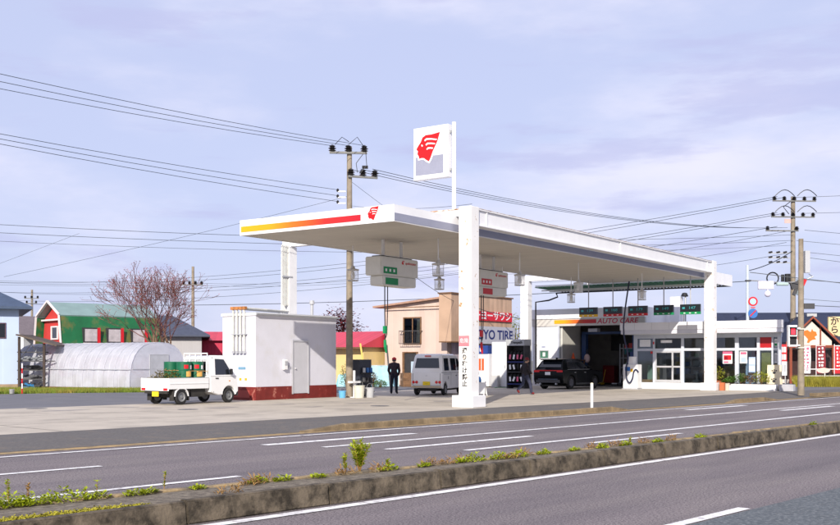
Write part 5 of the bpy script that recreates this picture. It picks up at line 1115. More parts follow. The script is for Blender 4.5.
for z in (0, .42): part('crate', jk, wood, (-.4, .4, -.28, .28, z+.001, z+.06), (-.4, .4, -.28, -.25, z+.07, z+.40), (-.4, .4, .25, .28, z+.07, z+.40), (-.4, -.37, -.249, .249, z+.07, z+.40), (.37, .4, -.249, .249, z+.07, z+.40))

# ================================================================== LEFT BACKGROUND
# far red shed behind the pump house
fs_ = thing('red_shed', 'crimson metal shed glimpsed between truck cab and grey house', 'shed', (-17.6, 86, 0), R(6))
part('wall', fs_, boards_mat('crimson_siding', (.42, .02, .06), .3, 0, .5, .1), (-.6, 9.5, 0, 5, 0, 3.3)); mb = MB(); mb.add([(-1, -.4, 3.2), (9.9, -.4, 3.2), (9.9, 2.5, 4.0), (-1, 2.5, 4.0), (9.9, 5.4, 3.2), (-1, 5.4, 3.2)], [(0, 1, 2, 3), (3, 2, 4, 5), (0, 3, 5), (1, 4, 2)]); mb.build('roof', rroof, fs_); part('dark_band', fs_, mat('dark_red_band', (.16, .012, .02), .7, .1), (-.62, 9.52, -.03, -.002, 0, 2.0))
def gable(name, lab, loc, rz, L, Wd, eave, ridge, wm, rm, over=.4):
    t = thing(name, lab, 'house', loc, rz); mb = MB(); mb.add([(0, 0, 0), (L, 0, 0), (L, Wd, 0), (0, Wd, 0), (0, 0, eave), (L, 0, eave), (L, Wd, eave), (0, Wd, eave), (0, Wd/2, ridge), (L, Wd/2, ridge)], [(0,1,5,4),(2,3,7,6),(0,4,8,7,3),(1,2,6,9,5),(0,3,2,1)]); mb.build('wall', wm, t)
    k = (ridge-eave)/(Wd/2); e = eave-over*k; mb = MB(); th = .1
    for z in (0.02, th): mb.v += [(-over, -over, e+z), (L+over, -over, e+z), (L+over, Wd/2, ridge+z), (-over, Wd/2, ridge+z), (L+over, Wd+over, e+z), (-over, Wd+over, e+z)]
    fs = [(0,1,2,3),(3,2,4,5),(6,7,8,9),(9,8,10,11),(0,1,7,6),(1,2,8,7),(2,4,10,8),(4,5,11,10),(5,3,9,11),(3,0,6,9)]; mb.f += [list(f_) for f_ in fs]; mb.mi += [0]*len(fs); mb.build('roof', rm, t); return t
slate = mat('dark_blue_slate', (.055, .065, .10), .7, .15, 4); greyw = boards_mat('grey_siding', (.36, .35, .36), .4, 0, .4, .06)
gh = thing('grey_house', 'grey walled house with dark hipped roof behind the bare tree', 'house', (-21.6, 80, 0), R(12))
part('wall', gh, greyw, (0, 4.7, 0, 5, 0, 3.5)); mb = MB(); mb.add([(-.6, -.6, 3.4), (5.35, -.6, 3.4), (5.35, 5.6, 3.4), (-.6, 5.6, 3.4), (.6, 2.5, 5.15), (2.4, 2.5, 5.15), (-.6, -.6, 3.52), (5.35, -.6, 3.52), (5.35, 5.6, 3.52), (-.6, 5.6, 3.52)], [(0,1,2,3),(6,7,5,4),(7,8,5),(8,9,4,5),(9,6,4),(0,1,7,6),(1,2,8,7),(2,3,9,8),(3,0,6,9)]); mb.build('roof', slate, gh)
# hipped blue white house at the frame edge
bh = thing('blue_white_house', 'pale blue sided house with dark slate hip roof', 'house', (-22.45, 58.2, 0), R(24))
part('wall', bh, boards_mat('pale_blue_siding', (.44, .53, .72), .9, 0, .3, .05), (-12, 0, 0, 9, .25, 4.5)); part('footing', bh, mat('footing', (.30, .22, .14), .9, .2), (-12.02, .02, -.02, 9.02, 0, .249))
mb = MB(); o_ = .68; mb.add([(-12-o_, -o_, 4.42), (o_, -o_, 4.42), (o_, 9+o_, 4.42), (-12-o_, 9+o_, 4.42), (-12-o_+5, 4.5, 7.3), (o_-5.1, 4.5, 7.3), (-12-o_, -o_, 4.56), (o_, -o_, 4.56), (o_, 9+o_, 4.56), (-12-o_, 9+o_, 4.56)], [(0,1,2,3),(6,7,5,4),(7,8,5),(8,9,4,5),(9,6,4),(0,1,7,6),(1,2,8,7),(2,3,9,8),(3,0,6,9)]); mb.build('roof', mat('slate_blue_roof', (.05, .075, .13), .6, .12, 3), bh)
w_ = part('window', bh, dglass, (-1.15, -.72, -.03, -.01, 2.85, 3.62)); part('room_behind', w_, MATS['dark_room'], (-1.15, -.72, -.009, -.001, 2.85, 3.62)); part('frame', w_, mat('purple_brown_frame', (.10, .05, .07), .6, .1), (-1.2, -1.151, -.05, -.001, 2.8, 3.67), (-.719, -.67, -.05, -.001, 2.8, 3.67), (-1.15, -.72, -.05, -.001, 3.621, 3.67), (-1.15, -.72, -.05, -.001, 2.8, 2.849))
w_ = part('window', bh, dglass, (-2.9, -1.6, -.03, -.01, 2.85, 3.62)); part('room_behind', w_, MATS['dark_room'], (-2.9, -1.6, -.009, -.001, 2.85, 3.62))
# open lean-to with racks of stored junk
lt = thing('lean_to_shed', 'open dark lean-to shed beside the pale blue house', 'shed', (-22.3, 57.6, 0), R(4))
mb = MB(); mb.add([(0, -.3, 2.95), (2.2, -.3, 2.35), (2.2, 3.0, 2.35), (0, 3.0, 2.95), (0, -.3, 3.03), (2.2, -.3, 2.43), (2.2, 3, 2.43), (0, 3, 3.03)], [(0,1,2,3),(4,5,6,7),(0,1,5,4),(1,2,6,5),(2,3,7,6),(3,0,4,7)]); mb.build('roof', mat('dark_rusty_sheet', (.10, .075, .06), .8, .3, 4), lt)
for x, y in ((1.45, 0), (1.45, 2.6), (.1, .0)): part('post', lt, mat('dark_post', (.05, .035, .03), .8, .2), (x-.06, x+.06, y-.06, y+.06, 0, 2.9-x*.27))
for z in (.5, 1.0, 1.5, 2.0): part('rack_rail', lt, dark, (-.05, 2.0 if z == 1.5 else 1.4, .1, .16, z, z+.06), (-.05, 1.4, 1.0, 1.06, z, z+.06))
mb = MB(); mb.tube([(.1, .05, 1.6), (.75, .05, 2.5)], .02, 5); mb.tube([(1.4, .05, 1.6), (.7, .05, 2.5)], .02, 5); mb.build('brace', dark, lt)
jm = [dark, black, mat('junk_blue', (.03, .16, .35), .5, .1), mat('junk_grey', (.10, .10, .11), .6, .2), mat('junk_white', (.2, .21, .23), .5, .1)]
js = [('blue crate stored on the bottom rack of the lean-to', .06, 2, .25), ('grey pipe bundle on the second rack of the lean-to', .56, 3, .2), ('black bundle on the third rack of the lean-to', 1.06, 1, .22), ('pale bundle on the top rack of the lean-to', 1.56, 4, .2), ('black heap on the floor of the lean-to', .0, 0, .35)]
for lab, z, mi_, hh in js:
    mb = MB()
    for k in range(14): x = rr.uniform(.0, 1.1); y = rr.uniform(.0, .9); mb.cyl((x, y, z+rr.uniform(.05, hh)), (x+rr.uniform(.1, .35), y+rr.uniform(-.1, .1), z+rr.uniform(.05, hh)), rr.uniform(.03, .07), n=6)
    mb.box(.1, .9, .2, .8, z+.002, z+.07); place(tag(mb.build('stored_bundle', jm[mi_]), lab, 'bundle'), (-22.3, 57.6, 0), R(4))
rp_ = thing('snow_pole', 'thin red and white banded marker pole on the grass', 'pole', (-18.9, 49.4, 0))
for k in range(6): MB().cyl((0, 0, .24*k), (0, 0, .24*(k+1)), .035, n=8).build('band', red if k % 2 == 0 else white, rp_)
pc = MB(); pc.lathe([(0, .0), (.11, 0), (.13, .2), (.12, .21), (0, .21)], 10); place(tag(pc.build('paint_can', grey_metal), 'small grey can beside the banded marker pole', 'can'), (-19.35, 49.3, 0)); st = MB(); st.ball((0, 0, .08), (.22, .16, .13), 8, 5); place(tag(st.build('stone', mat('dark_stone', (.07, .06, .05), .9, .3, 8)), 'dark stone lying in the grass near the marker pole', 'stone'), (-20.1, 49.2, 0))
# tunnel greenhouse: axis along local y (station B), end facing the road
film = film_mat('greenhouse_film', (.78, .79, .86), .17); gp_ = Vector((-15.15, 54.2, 0)); Lg, Wg, Hg = 10.5, 4.0, 2.55
gn = thing('tunnel_greenhouse', 'long white plastic film tunnel greenhouse on the grass', 'greenhouse', gp_, ROT)
def hoop(k): a = math.pi*k/14; return (Wg/2 - Wg/2*math.copysign(abs(math.cos(a))**.75, math.cos(a)), Hg*math.sin(a)**.72 if 0 < k < 14 else 0)
nl = 24; mb = MB(); vs = []
for i in range(nl+1):
    for k in range(15): x, z = hoop(k); sag = .025*(1 if i % 2 else 0); vs.append((Wg/2+(x-Wg/2)*(1-sag), Lg*i/nl, z*(1-sag)))
mb.add(vs, [(i*15+k, (i+1)*15+k, (i+1)*15+k+1, i*15+k+1) for i in range(nl) for k in range(14)]); mb.build('film_cover', film, gn, smooth=True, recalc=False)
for i in range(0, nl+1): mb = MB(); mb.tube([(hoop(k)[0], Lg*i/nl+.001, hoop(k)[1]+.004) for k in range(15)], .007, 5); mb.build('hoop', mat('hoop_white', (.6, .6, .66), .5, .05), gn)
mb = MB(); pts = [(hoop(k)[0], 0.03, hoop(k)[1]*.99) for k in range(15)]; mb.add(pts, [tuple(range(15))]); mb.build('end_film', film, gn, recalc=False); mb = MB(); mb.add([(x, Lg-.03, z) for x, _, z in pts], [tuple(range(15))]); mb.build('end_film', film, gn, recalc=False)
part('door_frame', gn, grey_paint, (1.35, 1.40, -.02, .02, 0, 1.9), (2.6, 2.65, -.02, .02, 0, 1.9), (1.401, 2.599, -.02, .02, 1.85, 1.9), (.2, 3.8, -.015, .015, 1.1, 1.13)); part('door_film', gn, mat('grey_film_door', (.45, .46, .50), .3, .1), (1.401, 2.599, -.012, -.006, 0, 1.849)); part('side_rail', gn, grey_paint, (.02, .05, 0, Lg, 1.08, 1.12)); part('base_board', gn, wood, (-.06, -.02, 0, Lg, 0, .12))
for i in range(9): v = .6+1.1*i; mb = MB(); mb.ball((1.2+rr.uniform(-.3, .3), v, .3), (.5, .45, rr.uniform(.3, .6)), 8, 5); mb.build('crop_heap', mat('tan_heap', (.30, .24, .12), .9, .3), gn, smooth=True)
# barn: long side along local x, gable at x=0
barn = thing('gambrel_barn', 'green gambrel roofed barn with red gable end and white trim', 'barn', (-25.7, 74.5, 0), R(90-50))
Wb, Lb = 5.2, 7.4; GB = [(0, 2.2), (.5, 4.75), (2.6, 5.72), (4.7, 4.75), (5.2, 2.2)]
mb = MB(); mb.prism([(0, 0), (0, 2.2), (.5, 4.7), (2.6, 5.66), (4.7, 4.7), (5.2, 2.2), (5.2, 0)], lambda a, b, t: (t, a, b), .55, Lb); mb.build('wall', boards_mat('red_barn_wall', (.50, .035, .03), .4, 1, .4, .1), barn)
g_low = mat('green_roof_paint', (.008, .115, .04), .55, .2, 1.0, dirt=(.17, .12, .03), dirt_lo=.48, dirt_hi=.66, dscale=.55); g_up = mat('grey_green_roof', (.19, .28, .27), .5, .1, 1)
def slab(name, p, q, m, x0=0, x1=Lb+.3, th=.09):
    a = Vector((p[0], p[1])); b = Vector((q[0], q[1])); d = (b-a).normalized(); n_ = Vector((-d.y, d.x))*th; 
    return MB().prism([tuple(a), tuple(b), tuple(b+n_), tuple(a+n_)], lambda u, v, t: (t, u, v), x0, x1).build(name, m, barn)
slab('lower_roof', (-.06, 2.0), (.46, 4.75), g_low); slab('upper_roof', (.44, 4.77), (2.6, 5.78), g_up); slab('upper_roof', (2.602, 5.78), (4.78, 4.77), g_up); slab('lower_roof', (4.8, 4.75), (5.3, 2.0), g_low)
pw = mat('pale_trim', (.72, .66, .66), .6, .06)
for p, q in (((-.1, 2.0), (.42, 4.80)), ((.40, 4.82), (2.6, 5.85)), ((2.6, 5.85), (4.82, 4.82)), ((4.82, 4.80), (5.34, 2.0))): slab('verge_trim', p, q, pw, -.10, -.002, .14)
mb = MB(); mb.prism([(.1, 2.1), (.6, 4.7), (2.6, 5.6), (2.6, 5.4), (.8, 4.55), (.35, 2.1)], lambda a, b, t: (t, a, b), .3, .5); mb.build('gable_lining', pw, barn)
part('gable_beam', barn, pw, (.3, .54, .5, 4.8, 4.5, 4.62)); wd = part('gable_window', barn, dglass, (.50, .54, 2.1, 3.1, 3.2, 4.0)); part('room_behind', wd, mat('pale_blind', (.42, .45, .30), .7, .1), (.541, .547, 2.1, 3.1, 3.2, 4.0)); part('frame', wd, pw, (.46, .548, 3.101, 3.3, 3.1, 4.1), (.46, .548, 1.95, 2.099, 3.1, 4.1), (.46, .548, 2.1, 3.1, 4.001, 4.1), (.46, .548, 2.1, 3.1, 3.1, 3.199))
for x in (1.6, 3.4, 5.3):
    yb = .02; dm = part('dormer_window', barn, MATS['dark_room'], (x, x+1.1, -.16, .2, 2.85, 3.95)); part('pane', dm, mat('curtained_pane', (.42, .38, .40), .3, .2), (x+.08, x+1.0, -.172, -.162, 2.95, 3.85)); part('red_shutter', dm, red, (x+1.02, x+1.24, -.20, -.161, 2.75, 3.95)); part('sill', dm, pw, (x-.05, x+1.0, -.22, -.161, 2.78, 2.845))
part('eave_gutter', barn, pw, (0, Lb+.3, -.22, -.08, 1.95, 2.12)); 
an = gable('annex_house', 'small grey roofed annex with pale gable beside the barn', (-30.5, 80, 0), R(60), 5, 4.5, 3.7, 5.0, mat('annex_white', (.60, .62, .66), .8, .06), mat('brown_grey_roof', (.17, .14, .15), .7, .15), .5)

# ================================================================== TREES
bark = mat('tree_bark', (.16, .10, .065), .9, .3, 8, bump=.3); twig_m = mat('reddish_twigs', (.17, .075, .065), .85, .3, 6); bud = mat('red_bud', (.42, .07, .06), .7, .4, 8, trans=.2)
def bare_tree(loc, h, seed, lab):
    r = random.Random(seed); t = thing('bare_tree', lab, 'tree', loc); tk = MB(); tw = MB(); lf = MB()
    def grow(p, d, L, rad, lev):
        n = 3; pts = [p]; rs = [rad]; q = p.copy(); dd = d.copy()
        for i in range(n):
            dd = (dd + Vector((r.uniform(-.16, .16), r.uniform(-.16, .16), r.uniform(-.02, .12)))).normalized(); q = q + dd*L/n; pts.append(q.copy()); rs.append(max(.011, rad*(1-.42*(i+1)/n)))
        (tk if lev < 2 else tw).tube(pts, rs, 6 if lev < 2 else 3)
        if lev >= 6:
            for k in range(3): leaf(lf, q + Vector((r.uniform(-.12, .12), r.uniform(-.12, .12), r.uniform(-.12, .12))), rdir(r, .1), Vector((0, 0, 1)), r.uniform(.07, .14), .03)
            return
        for k in range(3 if lev in (0, 1, 2, 4) else 2):
            a = r.uniform(.35, .8) if lev else r.uniform(.5, .85); ax = Vector((r.uniform(-1, 1), r.uniform(-1, 1), r.uniform(-.3, .3))).normalized(); ax = (ax - dd*ax.dot(dd)).normalized()
            nd = (dd*math.cos(a) + ax*math.sin(a)); nd.z = max(nd.z, -.1) + .08; st_ = pts[-1] if k < 2 else pts[-2]
            grow(st_.copy(), nd.normalized(), L*r.uniform(.66, .86), rs[-1]*.75, lev+1)
    for k in range(3):
        a = k*2.1+.4; grow(Vector((.15*math.cos(a), .15*math.sin(a), 0)), Vector((.22*math.cos(a), .22*math.sin(a), 1)).normalized(), h*.30, .22, 0)
    tk.build('trunk', bark, t, smooth=True); cr = tw.build('crown', twig_m, t); lf.build('leaves', bud, cr, recalc=False)
bare_tree((-16.4, 66, -.02), 7.4, 11, 'spreading bare reddish tree before the green barn')
def leafy_tree(loc, rx, h, trunk, m, seed, lab, n=2600, L=.28, name='leafy_tree'):
    r = random.Random(seed); t = thing(name, lab, 'tree', loc); tk = MB(); lf = MB(); tips = []
    tk.tube([(0, 0, 0), (.05, 0, trunk*.6), (0, .05, trunk)], [.2, .16, .12], 7)
    for k in range(11):
        a = r.uniform(0, 6.28); e = Vector((math.cos(a)*rx*r.uniform(.3, .8), math.sin(a)*rx*r.uniform(.3, .8), trunk + (h-trunk)*r.uniform(.15, .9))); tk.tube([(0, 0, trunk*.8), e*.5+Vector((0, 0, trunk*.5)), e], [.08, .05, .02], 5); tips.append(e)
    for k in range(n):
        c = r.choice(tips); p = c + Vector((r.gauss(0, rx*.25), r.gauss(0, rx*.25), r.gauss(0, (h-trunk)*.14))); leaf(lf, p, rdir(r, 0), Vector((0, 0, 1)), L*r.uniform(.5, 1.3), L*.3)
    tk.build('trunk', bark, t, smooth=True); lf.build('crown', m, t, recalc=False)
leafy_tree((-5.9, 84, -.02), 2.0, 5.4, 2.0, mat('dark_maple_red', (.15, .012, .018), .7, .5, 5, trans=.2), 3, 'dark red leaved tree behind the red roof house')
leafy_tree((6.9, 76, -.02), .9, 4.6, 1.5, m_leaf_y, 5, 'small yellow green tree peeping past the tyre sign', 700, .2)

# ================================================================== POLES AND WIRES
def upole(name, x, y, h, r, lab, arms, m=concrete, extra=None):
    t = thing(name, lab, 'utility pole', (x, y, -.02)); MB().cyl((0, 0, 0), (0, 0, h), r*1.15, r*.8, n=14).build('shaft', m, t, smooth=True)
    for z, L, ang, ins, off in arms:
        d = Vector((math.cos(R(ang)), math.sin(R(ang)), 0)); n_ = Vector((-d.y, d.x, 0)); c = Vector((0, 0, z)) + n_*(-r-.04) + d*off; M_ = Matrix.Translation(c) @ Matrix.Rotation(R(ang), 4, 'Z')
        mb = MB(); mb.box(-L/2, L/2, -.045, .045, -.045, .045, M_); mb.build('crossarm', mat('dark_steel_arm', (.16, .16, .155), .6, .2), t)
        for i in range(ins):
            q = c + d*(-L/2+.12 + (L-.24)*i/max(1, ins-1)); b = MB(); b.lathe([(0, .0), (.04, .0), (.17, .04), (.08, .09), (.18, .13), (.08, .18), (.14, .22), (.04, .29), (0, .30)], 10, tuple(q+Vector((0, 0, .045)))); b.build('insulator', porcelain, t, smooth=True)
    return t
p1 = upole('utility_pole', -3.02, 44.5, 10.75, .135, 'tall concrete utility pole rising behind the canopy stripe', [(10.45, 1.6, 5, 3, -.05), (9.45, 1.3, 20, 3, .55)])
for z in (8.55, 8.80, 8.3): part('bracket', p1, grey_metal, (-.5, -.16, -.03, .03, z, z+.05)); 
for z in (8.60, 8.85, 8.35): MB().ball((-.5, 0, z+.03), (.06, .06, .08), 8, 5).build('insulator', porcelain, p1, smooth=True)
mb = MB(); mb.tube([(-.6, -.2, 10.8), (-.3, -.25, 11.1), (0, -.25, 10.9)], .015, 5); mb.tube([(0, -.25, 10.8), (.35, -.25, 11.1), (.7, -.2, 10.6), (.75, -.2, 9.9), (.5, -.2, 9.6)], .015, 5); mb.tube([(.6, -.2, 10.4), (.3, -.2, 10.0), (.35, -.2, 9.6)], .015, 5); mb.build('jumper_wire', black, p1)
mb = MB(); mb.cyl((.55, -.1, 9.85), (.8, -.1, 9.85), .07, n=8); mb.build('switch', porcelain, p1)
pr_ = upole('utility_pole', 26.9, 75, 13.4, .19, 'tall crowded utility pole behind the shop with three levels of insulators', [(13.05, 3.2, 4, 5, 0), (11.9, 3.2, 4, 5, -.1), (10.9, 2.4, 4, 2, -.9)])
for z, L in ((9.3, 1.6), (8.95, 1.6), (8.6, 1.5)): part('side_bracket', pr_, grey_metal, (-.2-L, -.2, -.03, .03, z, z+.06))
for z in (9.36, 9.01, 8.66):
    for x in (-1.75, -1.2, -.7): mb = MB(); mb.cyl((x, 0, z), (x+.25, 0, z+.05), .07, n=8); mb.build('insulator', porcelain, pr_)
mb = MB(); mb.tube([(-1.5+.42*math.cos(a), -.1, 7.5+.42*math.sin(a)) for a in [6.283*i/16 for i in range(17)]], .05, 6); mb.build('cable_coil', black, pr_)
mb = MB(); mb.cyl((-.5, -.3, 7.1), (-.5, -.3, 7.8), .2, n=10); mb.cyl((-.85, -.3, 7.25), (-.85, -.3, 7.75), .12, n=10); mb.build('cable_box', black, pr_)
mb = MB(); mb.cyl((.45, -.2, 6.3), (.45, -.2, 7.4), .26, n=14); mb.build('transformer', mat('transformer_grey', (.30, .36, .38), .5, .1), pr_, smooth=True)
mb = MB()
for x0, z0 in ((-1.4, 13.4), (.2, 13.4), (-1.4, 12.25), (.2, 12.25)): mb.tube([(x0+.7*i/6*2, -.3, z0+.45*math.sin(math.pi*i/6)) for i in range(7)], .03, 5)
mb.tube([(-.4, -.3, 12.1), (-.8, -.3, 12.6), (-.3, -.3, 13.0)], .03, 5); mb.build('jumper_wire', black, pr_); part('sign_plate', pr_, mat('pink_plate', (.6, .35, .32), .6, .1), (-.7, -.25, -.28, -.25, 11.45, 11.75))
pf = upole('concrete_pole', 17.4, 47.5, 7.15, .135, 'plain tan concrete pole carrying the pedestrian signal', [])
part('junction_box', pf, grey_paint, (.16, .38, -.1, .1, 5.6, 6.6)); part('bracket', pf, dark, (.12, .6, -.08, .08, 3.95, 4.2)); part('clamp_band', pf, mat('pale_band', (.5, .5, .45), .6, .1), (-.18, .18, -.18, .18, 3.0, 3.06)); part('clamp_band', pf, MATS['pale_band'], (-.18, .18, -.18, .18, 2.15, 2.21))
sgl = thing('pedestrian_signal', 'white pedestrian signal with lit red lamp clamped to the tan pole', 'traffic light', (16.93, 47.3, 2.2))
part('housing', sgl, white, (-.2, .2, -.12, .14, 0, .98), bevel=.02); lit = emit_mat('red_signal_light', (.9, .02, .04), 1.5); part('lens', sgl, lit, (-.09, .09, -.136, -.126, .56, .82)); part('lens_panel', sgl, black, (-.15, .15, -.125, -.121, .52, .86)); part('lens', sgl, black, (-.15, .15, -.135, -.121, .10, .44)); part('hood', sgl, dark, (-.17, .17, -.30, -.122, .86, .89), (-.17, .17, -.30, -.122, .44, .47)); part('arm', sgl, white, (.2, .36, -.02, .03, .82, .88), (.2, .36, -.02, .03, .04, .10))
pg = thing('steel_sign_pole', 'slim grey steel pole with round and blue signs above the shop roof', 'sign pole', (22.05, 70, -.02)); MB().cyl((0, 0, 0), (0, 0, 8.0), .11, .10, n=10).build('shaft', mat('pale_blue_steel', (.55, .62, .68), .4, .06, metal=.3), pg, smooth=True); part('clamp', pg, dark, (-.14, .2, -.14, .14, 6.9, 7.0))
mb = MB(); mb.cyl((.32, -.12, 5.55), (.32, -.14, 5.55), .32, n=20); mb.build('sign_face', red, pg); mb = MB(); mb.cyl((.32, -.141, 5.55), (.32, -.15, 5.55), .21, n=20); mb.build('sign_centre', mat('pale_cyan', (.35, .55, .75), .5, .05), pg); mb = MB(); mb.cyl((.32, -.12, 4.75), (.32, -.14, 4.75), .32, n=20); mb.build('sign_face', blue, pg); mb = MB(); mb.box(-.04, .04, -.01, .0, -.28, .28, Matrix.Translation((.32, -.141, 4.75)) @ Matrix.Rotation(R(45), 4, 'Y')); mb.build('sign_bar', red, pg); part('small_plate', pg, red, (.17, .47, -.15, -.13, 5.1, 5.17))
part('bracket', pg, grey_metal, (.0, .3, -.119, -.09, 5.5, 5.56), (0, .3, -.119, -.09, 4.7, 4.76))
# signal heads on a span arm
ts = thing('traffic_signal', 'pale traffic signal heads on an arm between two poles', 'traffic light', (22.05, 70, 6.6), 0); mb = MB(); mb.tube([(.1, 0, .35), (.8, 0, .32), (2.2, 0, .2), (3.6, 0, .25), (4.4, 0, .6), (4.7, 1.5, .9)], .04, 6); mb.build('arm', grey_metal, ts); part('signal_back', ts, mat('pale_violet_panel', (.66, .64, .78), .5, .04), (.7, 1.75, -.1, .1, -.25, .3), bevel=.03); mb = MB(); mb.ball((1.35, 0, -.55), (.22, .2, .22), 10, 6); mb.build('lamp_back', MATS['pale_violet_panel'], ts, smooth=True); part('lamp_stem', ts, MATS['pale_violet_panel'], (1.3, 1.4, -.05, .05, -.4, -.251)); part('signal_pod', ts, mat('grey_green_pod', (.35, .45, .45), .5, .06), (1.95, 2.75, -.12, .12, .0, .22), bevel=.05)
mb = MB(); mb.box(-.45, .35, -.1, .1, -.2, .25, Matrix.Translation((3.35, 0, .05)) @ Matrix.Rotation(R(-20), 4, 'Y')); mb.build('signal_hood', dark, ts); mb = MB(); mb.box(-.1, .12, -.11, .11, -.2, .25, Matrix.Translation((3.75, 0, .2)) @ Matrix.Rotation(R(25), 4, 'Y')); mb.build('signal_side', red, ts); mb = MB(); mb.box(-.1, .1, -.08, .08, -.6, 0, Matrix.Translation((3.35, 0, -.1)) @ Matrix.Rotation(R(25), 4, 'Y')); mb.build('signal_drop', dark, ts)
pl_ = upole('utility_pole', -19.65, 90, 9.7, .14, 'far thin utility pole beside the grey house', [(8.1, 1.8, 0, 4, 0)])
upole('utility_pole', -48.5, 130, 10.4, .15, 'distant small utility pole above the barn roof', [(9.3, 1.8, 0, 3, 0), (8.7, 1.4, 0, 2, 0)])
upole('utility_pole', 5.6, 96, 11.2, .12, 'distant thin pole behind the pink building', [(10.2, 1.2, 10, 2, 0), (9.4, 1.0, 10, 2, 0)])
def wire(p, q, sag, lab, group, r=.013, n=14):
    p = Vector(p); q = Vector(q); mb = MB(); mb.tube([p.lerp(q, i/n) - Vector((0, 0, sag*4*(i/n)*(1-i/n))) for i in range(n+1)], r, 4); o = mb.build('power_line', wire_m, smooth=True); o.location = (0, 0, 0)
    tag(o, lab, 'wire', group)
Lp = Vector((-3.02, 44.5, 0)) - D*36                     # next pole of the line, out of the picture
for i, dx in enumerate((-.75, -.05, .65)): wire(Lp + Vector((dx*.7, -.5, (10.95, 11.2, 11.45)[i])), (-3.02+dx, 44.3, 10.73), .55, ('outer', 'centre', 'canopy side')[i] + ' wire of the topmost trio strung to the tall pole', 'topmost wire trio', .012)
for z, k in ((8.88, 0), (8.63, 1), (8.38, 2)): wire(Lp + Vector((-.5, 0, 9.9-.04*k)), (-3.52, 44.5, z), .45, ('highest', 'centre', 'lowest')[k] + ' wire of the middle trio reaching the tall pole below its arms', 'middle wire trio', .012)
for i, dx in enumerate((0, .5, 1.0)): wire((-3.02+dx, 44.25, 9.72), (25.6+dx*.8, 74.7, 11.1), .75, ('yard side', 'centre', 'road side')[i] + ' wire sloping from the tall pole behind the roof sign to the crowded pole', 'wires running behind the roof sign', .015)
for i, (z0, z1) in enumerate(((9.2, 10.6), (8.75, 10.2), (8.27, 9.85))): wire((-34, 52, z0), (26.8, 74.8, z1), .9, ('topmost', 'centre', 'lowest')[i] + ' long low wire passing behind the canopy and pump house', 'long low wires', .016 if i < 2 else .012, 24)
for i, (z0, z1) in enumerate(((10.0, 8.2), (9.6, 7.9))): wire((-60, 95, z0), (-19.65, 90, z1+.2), .5, 'faint far wire ending at the thin far pole', 'far wires over the barn', .014)
for i, z in enumerate((8.25, 8.05)): wire((-19.65, 90, z), (5.6, 96, z+1.9), .6, 'faint far wire between the far pole and the distant thin pole', 'far wires behind the pump house', .015)
for i, z in enumerate((10.3, 9.5, 8.7)): wire((5.6, 96, z), (26.5, 75.2, z+.6), .6, ('highest', 'centre', 'lowest')[i] + ' thin wire from the distant thin pole to the crowded pole', 'wires behind the price displays', .015)
for i, (z, dz) in enumerate(((13.35, .3), (13.3, .1), (12.2, .2), (12.15, 0), (11.2, .2))): wire((26.9-1.2+.5*(i % 2), 74.8, z), (-80+6*(i % 2), 150, z+.5+dz), 3.4, ('topmost', 'second', 'third', 'fourth', 'lowest')[i] + ' wire fanning from the crowded pole behind the canopy', 'wires fanning behind the canopy', .02, 30)
for i, (z, z1) in enumerate(((13.3, 15.2), (12.15, 14.2), (10.95, 9.5), (10.2, 7.5), (9.4, 7.0), (9.0, 6.2), (7.4, 5.9), (6.0, 4.9))): wire((27.1+.3*(i % 3), 74.9, z), (62, 66+4*(i % 3), z1), .5, ('topmost', 'second', 'third', 'fourth', 'fifth', 'sixth', 'seventh', 'lowest')[i] + ' wire down the crowded pole, leaving past the restaurant', 'wires beyond the restaurant', .018)
wire((22.05, 70, 6.9), (-75, 130, 10.0), 1.6, 'dark cable from the steel sign pole passing behind the shop', 'cable behind the shop', .03); wire((22.05, 70, 7.6), (26.9, 75, 9.5), .2, 'cable from the steel sign pole to the crowded pole', 'cable between poles', .03); wire((22.2, 70, 7.5), (60, 60, 3.2), .4, 'cable sloping from the steel sign pole past the restaurant roof', 'cable past restaurant', .03); wire((17.5, 47.5, 4.1), (45, 44, 3.4), .2, 'cable from the tan pole bracket towards the restaurant', 'cable at tan pole', .02)
wire((-34, 57.5, 3.0), (-18.9, 57.7, 8.62), .05, 'slanting thin stay wire crossing the low wires', 'stay wire', .008); wire((-20, 50, 5.6), (-3.1, 44.5, 8.6), .1, 'slanting thin wire rising to the tall pole', 'stay wire to tall pole', .008); wire((-2.9, 44.5, 9.2), (1.2, 47.5, 6.6), .05, 'short drop wire from the tall pole to the canopy', 'drop wire', .008); wire((1.8, 36, 7.0), (-3, 44.5, 8.2), .15, 'drop wire from the roof sign pole', 'drop wire at roof sign', .008)
wire((2.5, 66, 5.3), (8.5, 66.5, 4.1), .3, 'black cable drooping across the brown boarded wing', 'cable across boarded wing', .03); wire((-2.9, 44.6, 7.6), (2.2, 64.5, 5.2), .35, 'service cable from the tall pole to the pink building', 'service cable', .014)

